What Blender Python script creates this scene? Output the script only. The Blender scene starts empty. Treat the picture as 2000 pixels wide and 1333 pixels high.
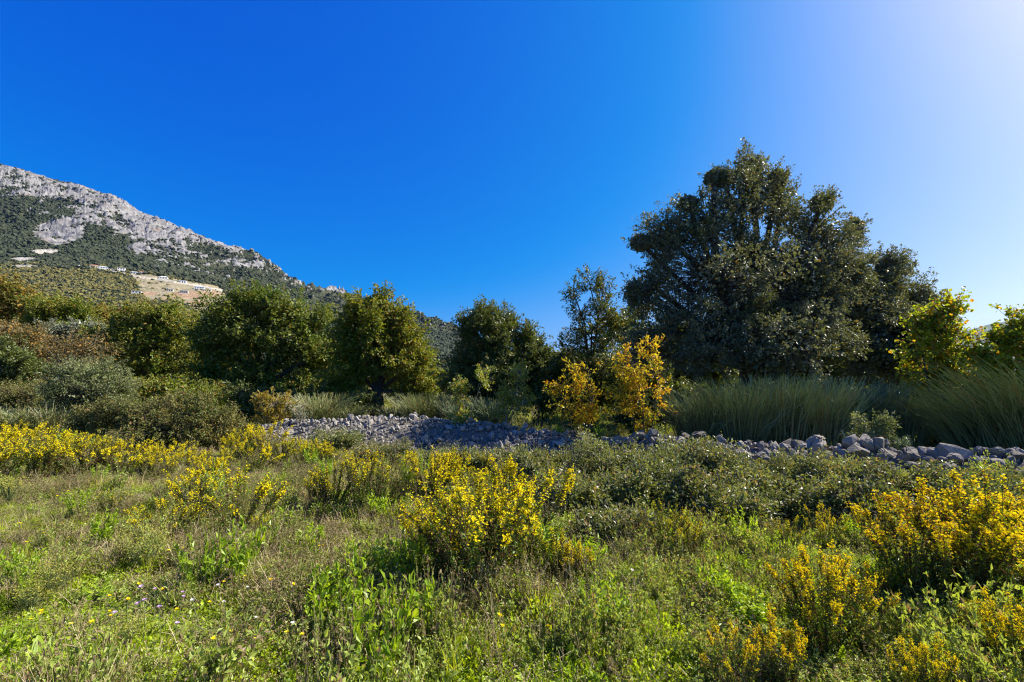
import bpy, bmesh, math
import numpy as np
from mathutils import Vector, Euler, noise as mnoise

# ------------------------------------------------------------------ camera, sky, sun
scene = bpy.context.scene
RAD = math.radians
PITCH = RAD(5.4)
F = 889.0                     # focal length in pixels of the 2000 px wide photograph (16 mm)
EYE = 1.6
cam_d = bpy.data.cameras.new('camera'); cam = bpy.data.objects.new('camera', cam_d)
scene.collection.objects.link(cam); scene.camera = cam
cam_d.sensor_width = 36; cam_d.lens = 16.0
cam_d.clip_start = 0.05; cam_d.clip_end = 60000
cam.location = (0, 0, EYE); cam.rotation_euler = (RAD(90) + PITCH, 0, 0)

SUN_AZ, SUN_EL = RAD(75), RAD(42)      # azimuth clockwise from the viewing direction (+Y)
world = bpy.data.worlds.new('World'); scene.world = world; world.use_nodes = True
wn = world.node_tree; wn.nodes.clear()
sky = wn.nodes.new('ShaderNodeTexSky'); sky.sky_type = 'NISHITA'; sky.sun_disc = False
sky.sun_elevation = SUN_EL; sky.sun_rotation = SUN_AZ
sky.air_density = 0.7; sky.dust_density = 3.0; sky.ozone_density = 2.0; sky.altitude = 1000
# the photograph's colour response: each channel has its own contrast, and the glare round the sun is held at white
EXPOSURE = 1.3
sep = wn.nodes.new('ShaderNodeSeparateColor'); comb = wn.nodes.new('ShaderNodeCombineColor')
wn.links.new(sky.outputs[0], sep.inputs[0])
BGS = 0.1
for ch, (p_, k_, c_, top_) in enumerate(((1.0, .178, .29, .80), (1.0, .131, .026, .90), (.35, .54, 0, 1.02))):
    g_ = 1.0 / (BGS * 2 ** EXPOSURE)
    pw = wn.nodes.new('ShaderNodeMath'); pw.operation = 'POWER'; pw.inputs[1].default_value = p_
    ml = wn.nodes.new('ShaderNodeMath'); ml.operation = 'MULTIPLY_ADD'; ml.inputs[1].default_value = k_ * g_; ml.inputs[2].default_value = -c_ * g_
    mn = wn.nodes.new('ShaderNodeMath'); mn.operation = 'SMOOTH_MIN'; mn.inputs[1].default_value = top_ * g_; mn.inputs[2].default_value = .12 * g_
    wn.links.new(sep.outputs[ch], pw.inputs[0]); wn.links.new(pw.outputs[0], ml.inputs[0]); wn.links.new(ml.outputs[0], mn.inputs[0]); mx0 = wn.nodes.new('ShaderNodeMath'); mx0.operation = 'SMOOTH_MAX'; mx0.inputs[1].default_value = 0.0; mx0.inputs[2].default_value = .06 * g_; wn.links.new(mn.outputs[0], mx0.inputs[0]); wn.links.new(mx0.outputs[0], comb.inputs[ch])
bg = wn.nodes.new('ShaderNodeBackground'); bg.inputs['Strength'].default_value = BGS
wo = wn.nodes.new('ShaderNodeOutputWorld')
wn.links.new(comb.outputs[0], bg.inputs[0]); wn.links.new(bg.outputs[0], wo.inputs[0])

sd = bpy.data.lights.new('sun', 'SUN'); sun = bpy.data.objects.new('sun', sd); scene.collection.objects.link(sun)
sd.energy = 5.0; sd.angle = RAD(0.5); sd.color = (1.0, 0.93, 0.82)
sdir = Vector((math.sin(SUN_AZ) * math.cos(SUN_EL), math.cos(SUN_AZ) * math.cos(SUN_EL), math.sin(SUN_EL)))
sun.rotation_euler = (-sdir).to_track_quat('-Z', 'Y').to_euler()

vs = scene.view_settings
vs.view_transform = 'Standard'; vs.look = 'None'; vs.exposure = EXPOSURE; vs.gamma = 1.0; vs.use_curve_mapping = False
cy = scene.cycles
cy.max_bounces = 8; cy.diffuse_bounces = 3; cy.glossy_bounces = 2; cy.transmission_bounces = 4
cy.volume_bounces = 0; cy.transparent_max_bounces = 4
cy.use_denoising = True; cy.denoiser = 'OPENIMAGEDENOISE'; cy.denoising_input_passes = 'RGB_ALBEDO_NORMAL'; cy.denoising_prefilter = 'NONE'; cy.pixel_filter_type = 'BLACKMAN_HARRIS'; cy.filter_width = 1.2
cy.use_adaptive_sampling = False

# ------------------------------------------------------------------ helpers
COL = scene.collection
R0 = np.random.default_rng(7)

def ray(px, py):
    """slope of the sight line through a photo pixel: X/Y and (Z-eye)/Y"""
    up = -(py - 666.5) / F
    den = math.cos(PITCH) - math.sin(PITCH) * up
    return ((px - 1000) / F) / den, (math.sin(PITCH) + math.cos(PITCH) * up) / den
def at(px, py, Y):
    a, s = ray(px, py); return np.array((a * Y, Y, EYE + s * Y))
def pxm(Y): return Y / F           # metres per photo pixel at depth Y

def gz(x, y):
    x = np.asarray(x, float); y = np.asarray(y, float)
    r = np.hypot(x, y)
    fade = np.clip(1.5 - r / 60, 0, 1)
    z = .045 * np.sin(1.1 * x + .6) * np.cos(1.3 * y + .3 * x) + .03 * np.sin(2.7 * x - 1.9 * y) + .06 * np.sin(.45 * x - .3 * y + 1)
    z = z + (.05 * np.sin(4.3 * x + 1.7 * np.sin(2.1 * y)) * np.sin(3.7 * y + 1.3 * np.sin(1.9 * x) + 2)) * np.clip(1.2 - r / 25, 0, 1)
    return z * fade
def gp(px, py):
    """where the sight line meets the field"""
    a, s = ray(px, py); Y = EYE / max(-s, .01)
    for _ in range(4): Y = (EYE - float(gz(a * Y, Y))) / max(-s, .01)
    return np.array((a * Y, Y, float(gz(a * Y, Y))))

def norm(v): return v / (np.linalg.norm(v, axis=-1, keepdims=True) + 1e-9)

class Geo:
    def __init__(s): s.V = []; s.Q = []; s.T = []; s.QM = []; s.TM = []; s.n = 0
    def add(s, V, Q=None, T=None, m=0):
        V = np.asarray(V, np.float32).reshape(-1, 3)
        if Q is not None and len(Q): s.Q.append(np.asarray(Q) + s.n); s.QM.append(np.full(len(Q), m))
        if T is not None and len(T): s.T.append(np.asarray(T) + s.n); s.TM.append(np.full(len(T), m))
        s.V.append(V); s.n += len(V)
    def mesh(s, name, mats, smooth=False):
        me = bpy.data.meshes.new(name)
        V = np.concatenate(s.V) if s.V else np.zeros((0, 3), np.float32)
        Q = np.concatenate(s.Q) if s.Q else np.zeros((0, 4), int)
        T = np.concatenate(s.T) if s.T else np.zeros((0, 3), int)
        M = np.concatenate((s.QM and [np.concatenate(s.QM)] or []) + (s.TM and [np.concatenate(s.TM)] or [])) if (s.QM or s.TM) else np.zeros(0, int)
        me.vertices.add(len(V)); me.vertices.foreach_set('co', V.ravel())
        nl = len(Q) * 4 + len(T) * 3
        me.loops.add(nl); me.loops.foreach_set('vertex_index', np.concatenate((Q.ravel(), T.ravel())).astype(np.int32))
        me.polygons.add(len(Q) + len(T))
        st = np.concatenate((np.arange(len(Q)) * 4, len(Q) * 4 + np.arange(len(T)) * 3)).astype(np.int32)
        me.polygons.foreach_set('loop_start', st)
        me.polygons.foreach_set('material_index', M.astype(np.int32))
        me.polygons.foreach_set('use_smooth', np.full(len(Q) + len(T), smooth))
        for m in mats: me.materials.append(m)
        me.update(calc_edges=True); return me
    # leaves: rhombic blades with a fold along the midrib
    def leaves(s, P, D, N, L, W, fold=.12, m=0):
        P = np.asarray(P, float); D = norm(np.asarray(D, float)); S = norm(np.cross(D, N)); Nn = np.cross(S, D)
        L = np.broadcast_to(L, (len(P),))[:, None]; W = np.broadcast_to(W, (len(P),))[:, None]
        mid = P + D * L * .45 + Nn * L * fold
        V = np.stack((P, mid + S * W * .5, P + D * L, mid - S * W * .5), 1).reshape(-1, 3)
        s.add(V, Q=np.arange(len(P) * 4).reshape(-1, 4), m=m)
    def tube(s, pts, rad, sides=5, m=0):
        pts = np.asarray(pts, float); k = len(pts); rad = np.broadcast_to(rad, (k,))
        tan = norm(np.gradient(pts, axis=0)); ref = np.array((.13, .37, .92))
        if abs(tan[0] @ norm(ref)) > .9: ref = np.array((1., .1, 0))
        A = norm(np.cross(tan, ref)); B = np.cross(tan, A)
        ang = np.linspace(0, 2 * math.pi, sides, endpoint=False)
        V = pts[:, None] + rad[:, None, None] * (A[:, None] * np.cos(ang)[None, :, None] + B[:, None] * np.sin(ang)[None, :, None])
        i, j = np.meshgrid(np.arange(k - 1), np.arange(sides), indexing='ij'); j2 = (j + 1) % sides
        Q = np.stack((i * sides + j, i * sides + j2, (i + 1) * sides + j2, (i + 1) * sides + j), -1).reshape(-1, 4)
        s.add(V, Q=Q, m=m)
    def rods(s, P0, P1, P2, r0, r1, m=0, seg=3):
        """many thin three-sided curved rods at once: quadratic curves P0 > P1 > P2"""
        n = len(P0); t = np.linspace(0, 1, seg + 1)[None, :, None]
        C = P0[:, None] * (1 - t) ** 2 + 2 * P1[:, None] * t * (1 - t) + P2[:, None] * t ** 2
        T = norm(np.gradient(C, axis=1)); A = norm(np.cross(T, np.array((.31, .83, .12)))); B = np.cross(T, A)
        r = (np.broadcast_to(r0, (n,))[:, None] * (1 - t[..., 0]) + np.broadcast_to(r1, (n,))[:, None] * t[..., 0])[..., None, None]
        ang = np.arange(3) * 2.0944
        V = C[:, :, None] + r * (A[:, :, None] * np.cos(ang)[:, None] + B[:, :, None] * np.sin(ang)[:, None])
        b = (np.arange(n) * (seg + 1) * 3)[:, None, None]
        i = np.arange(seg)[None, :, None] * 3; j = np.arange(3)[None, None, :]; j2 = (j + 1) % 3
        Q = np.stack((b + i + j, b + i + j2, b + i + 3 + j2, b + i + 3 + j), -1).reshape(-1, 4)
        s.add(V.reshape(-1, 3), Q=Q, m=m)
    def heads(s, P, N, r, k=5, cup=.45, m=0):
        """small flower heads: shallow k-rayed cones"""
        n = len(P); N = norm(N); A = norm(np.cross(N, np.array((.3, .2, .93)))); B = np.cross(N, A)
        ang = np.arange(k) * 2 * math.pi / k
        rr = np.broadcast_to(r, (n,))[:, None, None]
        rim = P[:, None] + rr * (A[:, None] * np.cos(ang)[:, None] + B[:, None] * np.sin(ang)[:, None]) + N[:, None] * rr * cup
        rim[:, 1::2] += (P[:, None] - rim[:, 1::2]) * .18
        V = np.concatenate((P[:, None] - N[:, None] * rr * .3, rim), 1)
        b = (np.arange(n) * (k + 1))[:, None]; j = np.arange(k)[None]
        T = np.stack((b + 0 * j, b + 1 + j, b + 1 + (j + 1) % k), -1).reshape(-1, 3)
        s.add(V.reshape(-1, 3), T=T, m=m)

def link(name, me, parent=None, loc=None):
    o = bpy.data.objects.new(name, me); COL.objects.link(o)
    if parent is not None: o.parent = parent
    if loc is not None: o.location = loc
    return o
def tag(o, label, cat, group=None, kind=None):
    if label: o['label'] = label
    if cat: o['category'] = cat
    if group: o['group'] = group
    if kind: o['kind'] = kind
    return o
def thing(name, label, cat, loc, group=None, rz=0, sc=1):
    o = bpy.data.objects.new(name, None); COL.objects.link(o); o.empty_display_size = .2
    o.location = loc; o.rotation_euler = (0, 0, rz); o.scale = (sc,) * 3 if np.isscalar(sc) else sc
    return tag(o, label, cat, group)

def rdir(n, rng): return norm(rng.normal(size=(n, 3)))

# ------------------------------------------------------------------ materials
def newmat(name):
    m = bpy.data.materials.new(name); m.use_nodes = True; nt = m.node_tree; nt.nodes.clear()
    out = nt.nodes.new('ShaderNodeOutputMaterial'); return m, nt, out
def mixc(nt, a, b, fac, mode='MIX'):
    n = nt.nodes.new('ShaderNodeMix'); n.data_type = 'RGBA'; n.blend_type = mode
    for sock, v in ((n.inputs[6], a), (n.inputs[7], b), (n.inputs[0], fac)):
        if isinstance(v, (tuple, list)): sock.default_value = (*v, 1)
        elif isinstance(v, (int, float)): sock.default_value = v
        else: nt.links.new(v, sock)
    return n.outputs[2]
def mathn(nt, op, a, b=0.0, clamp=False):
    n = nt.nodes.new('ShaderNodeMath'); n.operation = op; n.use_clamp = clamp
    for i, v in enumerate((a, b)):
        if isinstance(v, (int, float)): n.inputs[i].default_value = v
        else: nt.links.new(v, n.inputs[i])
    return n.outputs[0]
def mapr(nt, v, a, b, c=0.0, d=1.0):
    n = nt.nodes.new('ShaderNodeMapRange'); nt.links.new(v, n.inputs[0])
    for i, q in enumerate((a, b, c, d)): n.inputs[i + 1].default_value = q
    return n.outputs[0]
def noisen(nt, scale, detail=3, coord='Object', rough=.55):
    tc = nt.nodes.new('ShaderNodeTexCoord'); n = nt.nodes.new('ShaderNodeTexNoise')
    n.inputs['Scale'].default_value = scale; n.inputs['Detail'].default_value = detail; n.inputs['Roughness'].default_value = rough
    if coord == 'World':
        g = nt.nodes.new('ShaderNodeNewGeometry'); nt.links.new(g.outputs['Position'], n.inputs['Vector'])
    else: nt.links.new(tc.outputs[coord], n.inputs['Vector'])
    return n.outputs['Fac']

def leaf_mat(name, a, b, trans=.3, rough=.45, spec=.4, accent=None, frac=0.0, clump=None, cscale=.8, tint=(1.35, 1.25, .5), inst=False):
    m, nt, out = newmat(name)
    geo = nt.nodes.new('ShaderNodeNewGeometry'); rnd = geo.outputs['Random Per Island']
    col = mixc(nt, a, b, rnd)
    if clump is not None:
        nf = noisen(nt, cscale, 2, 'World'); col = mixc(nt, col, clump, mapr(nt, nf, .48, .66))
    if inst:
        oi = nt.nodes.new('ShaderNodeObjectInfo')
        col = mixc(nt, col, tuple(min(1, c * 1.7) for c in b), mathn(nt, 'MULTIPLY', oi.outputs['Random'], .3))
    if accent is not None:
        w = nt.nodes.new('ShaderNodeTexWhiteNoise'); w.noise_dimensions = '1D'; nt.links.new(rnd, w.inputs['W'])
        nf = noisen(nt, .9, 1, 'World')
        thr = mapr(nt, nf, .35, .65, 1 - frac * .35, 1 - frac * 1.65)
        col = mixc(nt, col, accent, mathn(nt, 'GREATER_THAN', w.outputs['Value'], thr))
    p = nt.nodes.new('ShaderNodeBsdfPrincipled'); nt.links.new(col, p.inputs['Base Color'])
    p.inputs['Roughness'].default_value = rough; p.inputs['Specular IOR Level'].default_value = spec
    t = nt.nodes.new('ShaderNodeBsdfTranslucent'); tcol = mixc(nt, col, tint, 1.0, 'MULTIPLY'); nt.links.new(tcol, t.inputs['Color'])
    mx = nt.nodes.new('ShaderNodeMixShader'); mx.inputs[0].default_value = trans
    nt.links.new(p.outputs[0], mx.inputs[1]); nt.links.new(t.outputs[0], mx.inputs[2]); nt.links.new(mx.outputs[0], out.inputs[0])
    return m
def plain_mat(name, a, b=None, scale=6, rough=.9, spec=.2, bump=0, bscale=30, coord='Object', island=False):
    m, nt, out = newmat(name); p = nt.nodes.new('ShaderNodeBsdfPrincipled')
    b = b or a
    if island: fac = nt.nodes.new('ShaderNodeNewGeometry').outputs['Random Per Island']
    else: fac = mapr(nt, noisen(nt, scale, 4, coord), .3, .7)
    nt.links.new(mixc(nt, a, b, fac), p.inputs['Base Color'])
    p.inputs['Roughness'].default_value = rough; p.inputs['Specular IOR Level'].default_value = spec
    if bump:
        bn = nt.nodes.new('ShaderNodeBump'); bn.inputs['Strength'].default_value = bump; bn.inputs['Distance'].default_value = .05
        nt.links.new(noisen(nt, bscale, 5, coord), bn.inputs['Height']); nt.links.new(bn.outputs[0], p.inputs['Normal'])
    nt.links.new(p.outputs[0], out.inputs[0]); return m

M = {}
M['holm'] = leaf_mat('holm_oak_leaf', (.10, .118, .06), (.19, .205, .125), .25, .52, .55, accent=(.30, .17, .03), frac=.02, clump=(.12, .14, .045), cscale=.6)
M['oak'] = leaf_mat('oak_leaf', (.12, .16, .014), (.25, .25, .035), .38, .5, .35, accent=(.26, .15, .03), frac=.08, clump=(.13, .18, .014), cscale=.5)
M['oakdeep'] = leaf_mat('deep_green_oak_leaf', (.09, .135, .016), (.19, .21, .035), .36, .5, .35, accent=(.24, .16, .03), frac=.05, clump=(.10, .16, .016), cscale=.5)
M['oakyellow'] = leaf_mat('yellowing_oak_leaf', (.13, .14, .02), (.24, .20, .035), .32, .5, .35, accent=(.34, .19, .03), frac=.25, clump=(.10, .12, .02), cscale=.5)
M['dark'] = leaf_mat('dark_evergreen_leaf', (.07, .10, .02), (.14, .165, .04), .3, .4, .45, accent=(.2, .12, .02), frac=.02)
M['olive'] = leaf_mat('olive_leaf', (.15, .17, .11), (.24, .26, .18), .2, .45, .4)
M['russet'] = leaf_mat('russet_leaf', (.13, .115, .045), (.22, .17, .07), .3, .6, .25, accent=(.36, .20, .04), frac=.16)
M['palegreen'] = leaf_mat('pale_shrub_leaf', (.15, .18, .07), (.27, .30, .14), .3, .5, .3, clump=(.13, .17, .06), cscale=1.5)
M['bramble'] = leaf_mat('bramble_leaf', (.12, .13, .03), (.23, .22, .07), .3, .5, .3, accent=(.24, .15, .05), frac=.12, clump=(.10, .13, .03), cscale=1.4)
M['lowbush'] = leaf_mat('low_bush_leaf', (.12, .15, .035), (.25, .275, .09), .34, .42, .4, accent=(.30, .22, .10), frac=.12, clump=(.09, .12, .035), cscale=2.2)
M['pistacia'] = leaf_mat('autumn_sapling_leaf', (.44, .33, .02), (.58, .48, .03), .5, .45, .3, accent=(.52, .24, .02), frac=.18, clump=(.24, .28, .03), cscale=2.0)
M['sapgreen'] = leaf_mat('sapling_leaf', (.15, .21, .03), (.27, .32, .06), .45, .4, .4, accent=(.45, .30, .03), frac=.15)
M['maple'] = leaf_mat('yellow_green_vine_leaf', (.16, .23, .018), (.38, .41, .03), .5, .45, .35, accent=(.50, .27, .02), frac=.15, clump=(.11, .17, .02), cscale=1.4)
M['autumn'] = leaf_mat('red_autumn_leaf', (.26, .13, .03), (.36, .36, .05), .45, .45, .3)
M['broom'] = leaf_mat('broom_rod', (.10, .15, .05), (.30, .365, .18), .25, .4, .45, accent=(.26, .20, .09), frac=.09)
M['broomlight'] = leaf_mat('pale_broom_rod', (.12, .16, .045), (.21, .23, .075), .25, .4, .45, accent=(.24, .17, .07), frac=.12)
M['euph'] = leaf_mat('spurge_leaf', (.14, .20, .11), (.22, .29, .17), .25, .5, .3)
M['gleaf'] = leaf_mat('goldenrod_leaf', (.065, .12, .012), (.15, .21, .03), .35, .45, .35, accent=(.13, .075, .035), frac=.28)
M['gflower'] = leaf_mat('yellow_flower_head', (.80, .67, .006), (.92, .80, .012), .3, .6, .15, accent=(.46, .44, .03), frac=.14, tint=(1.1, 1.0, .4))
M['gaged'] = leaf_mat('aging_flower_head', (.82, .67, .007), (.93, .79, .013), .3, .6, .15, accent=(.58, .32, .03), frac=.16, tint=(1.1, 1.0, .4))
M['gstem'] = plain_mat('reddish_stem', (.10, .055, .03), (.19, .13, .07), island=True)
M['bark'] = plain_mat('bark', (.045, .036, .028), (.10, .085, .07), 5, .95, .1, .6, 20)
M['barkpale'] = plain_mat('pale_twig', (.22, .19, .14), (.36, .31, .24), 5, .9, .15, island=True)
M['grass'] = leaf_mat('grass_blade', (.17, .23, .015), (.36, .40, .045), .45, .45, .35, accent=(.45, .36, .16), frac=.22, inst=True)
M['grassgreen'] = leaf_mat('green_grass_blade', (.15, .23, .010), (.34, .40, .03), .48, .42, .35, accent=(.36, .32, .12), frac=.08, inst=True)
M['dry'] = leaf_mat('dry_stalk', (.30, .22, .12), (.48, .40, .25), .2, .7, .2, accent=(.18, .10, .06), frac=.25, inst=True)
M['clover'] = leaf_mat('clover_leaf', (.15, .24, .010), (.36, .45, .024), .48, .4, .4, accent=(.30, .30, .06), frac=.12, inst=True)
M['herb'] = leaf_mat('broad_herb_leaf', (.15, .26, .015), (.31, .41, .03), .48, .38, .4, inst=True)
M['thyme'] = leaf_mat('grey_green_leaf', (.17, .24, .035), (.33, .39, .095), .42, .45, .35, accent=(.26, .19, .11), frac=.2, inst=True)
M['brownweed'] = leaf_mat('brown_weed', (.11, .085, .04), (.24, .19, .10), .25, .6, .2, accent=(.16, .19, .04), frac=.3, inst=True)
M['umbel'] = leaf_mat('yellow_green_umbel', (.30, .31, .05), (.45, .42, .09), .4, .5, .3)
M['dandelion'] = leaf_mat('dandelion_petal', (.85, .68, .006), (.92, .78, .012), .25, .6, .2, tint=(1.1, 1, .4))
M['pink'] = leaf_mat('pink_petal', (.55, .34, .60), (.70, .48, .72), .3, .6, .2, tint=(1.1, 1, 1.1))
M['white'] = leaf_mat('white_petal', (.72, .72, .64), (.82, .80, .74), .3, .6, .2, tint=(1, 1, .9))
M['greenstem'] = plain_mat('green_stem', (.10, .14, .04), (.16, .18, .07), island=True)

def stone_mat(name, a, b, dark):
    m, nt, out = newmat(name); p = nt.nodes.new('ShaderNodeBsdfPrincipled')
    oi = nt.nodes.new('ShaderNodeObjectInfo'); isl = nt.nodes.new('ShaderNodeNewGeometry').outputs['Random Per Island']
    r = mathn(nt, 'FRACT', mathn(nt, 'ADD', oi.outputs['Random'], isl))
    c = mixc(nt, a, b, r)
    c = mixc(nt, c, dark, mapr(nt, noisen(nt, 5, 5, 'World', .65), .52, .75, 0, .75))
    c = mixc(nt, c, (.34, .32, .29), mapr(nt, noisen(nt, 22, 3, 'World'), .6, .75, 0, .5))
    nt.links.new(c, p.inputs['Base Color']); p.inputs['Roughness'].default_value = .92; p.inputs['Specular IOR Level'].default_value = .15
    bn = nt.nodes.new('ShaderNodeBump'); bn.inputs['Strength'].default_value = .8; bn.inputs['Distance'].default_value = .03
    nt.links.new(noisen(nt, 14, 6, 'World', .7), bn.inputs['Height']); nt.links.new(bn.outputs[0], p.inputs['Normal'])
    nt.links.new(p.outputs[0], out.inputs[0]); return m
M['stone'] = stone_mat('grey_limestone', (.155, .137, .115), (.26, .232, .198), (.09, .081, .07))
M['pebble'] = stone_mat('pale_limestone_rubble', (.18, .162, .138), (.32, .293, .255), (.115, .102, .088))

def ground_mat():
    m, nt, out = newmat('field_soil'); p = nt.nodes.new('ShaderNodeBsdfPrincipled')
    c = mixc(nt, (.075, .06, .035), (.10, .11, .03), mapr(nt, noisen(nt, 1.1, 5, 'World'), .4, .62))
    c = mixc(nt, c, (.17, .14, .075), mapr(nt, noisen(nt, 6, 4, 'World'), .52, .7, 0, .8))
    nt.links.new(c, p.inputs['Base Color']); p.inputs['Roughness'].default_value = .95; p.inputs['Specular IOR Level'].default_value = .1
    bn = nt.nodes.new('ShaderNodeBump'); bn.inputs['Strength'].default_value = 1; bn.inputs['Distance'].default_value = .04
    nt.links.new(noisen(nt, 40, 5, 'World'), bn.inputs['Height']); nt.links.new(bn.outputs[0], p.inputs['Normal'])
    nt.links.new(p.outputs[0], out.inputs[0]); return m
M['ground'] = ground_mat()

# ------------------------------------------------------------------ the ground sheet
def sheet(name, X, Y, Z, mats, smooth=True):
    r, c = X.shape; V = np.stack((X, Y, Z), -1).reshape(-1, 3)
    i, j = np.meshgrid(np.arange(r - 1), np.arange(c - 1), indexing='ij')
    Q = np.stack((i * c + j, i * c + j + 1, (i + 1) * c + j + 1, (i + 1) * c + j), -1).reshape(-1, 4)
    g = Geo(); g.add(V, Q=Q); return g.mesh(name, mats, smooth)
t = np.linspace(-1, 1, 181); k = 9.2
ax = 8800 * np.sinh(k * t) / np.sinh(k)
GX, GY = np.meshgrid(ax, ax + 6); GY = np.minimum(GY, 8800)
ground = link('ground', sheet('ground', GX, GY, gz(GX, GY) - np.clip((np.hypot(GX, GY) - 220) / 200, 0, 1) * 3, [M['ground']]))
tag(ground, 'rough field of soil under weeds and dry grass', 'ground', kind='structure')

# ------------------------------------------------------------------ mountain
def vnoise(x, y, seed=0):
    x = np.asarray(x, float); y = np.asarray(y, float)
    xi = np.floor(x).astype(np.int64); yi = np.floor(y).astype(np.int64); fx = x - xi; fy = y - yi
    fx = fx * fx * (3 - 2 * fx); fy = fy * fy * (3 - 2 * fy)
    def h(a, b):
        q = (a * 374761393 + b * 668265263 + seed * 1442695041) & 0x7fffffff
        q = ((q ^ (q >> 13)) * 1274126177) & 0x7fffffff
        return ((q ^ (q >> 16)) & 0xffff) / 65535.0
    return (h(xi, yi) * (1 - fx) + h(xi + 1, yi) * fx) * (1 - fy) + (h(xi, yi + 1) * (1 - fx) + h(xi + 1, yi + 1) * fx) * fy
def fbm(x, y, oct=5, seed=0, gain=.5):
    s = 0; a = 1; n = 0
    for o in range(oct): s = s + a * vnoise(x * 2 ** o, y * 2 ** o, seed + o); n += a; a *= gain
    return s / n
def ridged(x, y, oct=5, seed=0, gain=.55):
    s = 0; a = 1; n = 0
    for o in range(oct): s = s + a * (1 - np.abs(2 * vnoise(x * 2 ** o, y * 2 ** o, seed + o) - 1)); n += a; a *= gain
    return s / n

def line(pts):          # photo polyline > arrays of X/Y and (Z-eye)/Y
    q = np.array([ray(*p) for p in pts]); return q[:, 0], q[:, 1]
SKY = [(-900, 330), (-500, 300), (-250, 285), (-100, 300), (0, 322), (40, 330), (75, 345), (105, 352), (150, 363), (180, 372), (215, 380), (245, 394), (270, 414), (300, 425), (350, 446), (400, 470), (440, 482), (480, 492), (510, 503), (535, 520), (560, 541), (590, 562), (605, 568), (640, 570), (670, 578), (710, 594), (780, 613), (800, 617), (830, 628), (860, 639), (895, 647), (930, 664), (1000, 695), (1100, 728), (1250, 742), (1500, 745)]
R1 = [(-900, 640), (0, 640), (400, 642), (600, 672), (800, 700), (900, 722), (1100, 742), (1500, 747)]
R2 = [(-900, 500), (-200, 515), (0, 519), (110, 521), (160, 523), (200, 528), (260, 538), (330, 548), (400, 562), (450, 575), (520, 596), (600, 622), (700, 652), (800, 672), (900, 698), (1000, 722), (1200, 743), (1500, 746)]
R3 = [(-900, 430), (0, 462), (100, 462), (200, 476), (300, 502), (400, 532), (500, 566), (560, 588), (640, 608), (700, 630), (800, 650), (900, 680), (1000, 712), (1200, 741), (1500, 745)]
nu, nv = 650, 300
ua = np.concatenate((np.linspace(ray(-650, 700)[0], ray(-120, 700)[0], 80, endpoint=False), np.linspace(ray(-120, 700)[0], ray(960, 700)[0], 530, endpoint=False), np.linspace(ray(960, 700)[0], ray(1500, 700)[0], 40)))
def on(l): a, s = line(l); return np.interp(ua, a, s)
s1, s2, s3, s4 = on(R1), on(R2), on(R3), on(SKY)
Yr = np.interp(ua, [-2.2, -.6, -.45, -.3, 0, .6], [2400, 2500, 2700, 2600, 2300, 2200])
Yk = np.stack([np.full(nu, v) for v in (230., 300., 600., 1000., 1500.)] + [Yr, Yr + 400, Yr + 1600])
Zk = np.stack([np.full(nu, -4.), np.full(nu, 1.), EYE + s1 * 600, EYE + s2 * 1000, EYE + s3 * 1500, EYE + s4 * Yr, (EYE + s4 * Yr) * .86, np.full(nu, -6.)])
vk = np.array([0, .04, .18, .40, .62, .90, .95, 1.])
vv = np.linspace(0, 1, nv)
MY = np.stack([np.interp(vv, vk, Yk[:, i]) for i in range(nu)], 1)
MZ = np.stack([np.interp(MY[:, i], Yk[:, i], Zk[:, i]) for i in range(nu)], 1)
# soften the kinks of the profile away from the crest
for _ in range(10):
    Zs = MZ.copy(); Zs[1:-1] = (MZ[:-2] + 2 * MZ[1:-1] + MZ[2:]) / 4
    w = np.clip(np.abs(vv - .90) / .05, 0, 1)[:, None]; MZ = MZ + (Zs - MZ) * w
MX = ua[None] * MY
UU = np.broadcast_to(ua, MY.shape)
hfr = np.clip((MY - 1000) / (Yr[None] - 1000), 0, 1)
# gullies that run down the slope, then crags
gul = ridged(MX / 330 + MY / 900, MY / 700 - MX / 1300, 4, 3) - .6
crag = ridged(MX / 85, MY / 120, 5, 11) - .55
rough = ridged(MX / 26, MY / 40, 3, 23) - .55
rise = np.clip((MZ - 40) / 200, 0, 1)
front = np.clip((.93 - vv) / .05, 0, 1)[:, None]
MZ = MZ + rise * front * (gul * 90 * hfr * (1 - .75 * np.clip((hfr - .75) / .25, 0, 1)) + crag * (14 + 130 * hfr) * (1 - .72 * np.clip((hfr - .8) / .2, 0, 1)) + rough * (5 + 40 * hfr) * (1 - .75 * np.clip((hfr - .85) / .15, 0, 1)))
# cover masks, one value per vertex: woods, bare rock, ploughed slope, red earth
nz1 = fbm(MX / 160, MY / 200, 5, 31); nz2 = fbm(MX / 50, MY / 60, 4, 41); nz3 = fbm(MX / 420, MY / 420, 3, 51)
apx = 1000 + F * UU * math.cos(PITCH)                                     # the column of the photo, for placing the patches
sl = (MZ - EYE) / MY
def rowof(s): return 666.5 - F * (s * math.cos(PITCH) - math.sin(PITCH)) / (math.cos(PITCH) + s * math.sin(PITCH))
apy = rowof(sl)
skyrow = rowof(s4)[None]
below = apy - skyrow
rockband = np.interp(apx, [-900, 0, 80, 150, 250, 330, 400, 480, 560, 620, 680, 800, 900], [120, 46, 40, 54, 60, 40, 16, -14, -50, -70, -60, -70, -80])
rock = np.clip((rockband * .85 - below) / 45 - .05 + (nz1 - .5) * 2.6 + crag * 3.0 + rough * 2.4, 0, 1)
rock = np.maximum(rock, np.clip((nz1 - .70) * 6 + crag * 2.0, 0, 1) * np.clip((hfr - .12) / .2, 0, 1) * np.clip((560 - apx) / 260, .0, 1) * .85)
ell = lambda cx, cy, rx, ry: np.clip(1.25 - (((apx - cx) / rx) ** 2 + ((apy - cy) / ry) ** 2), 0, 1)
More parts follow.
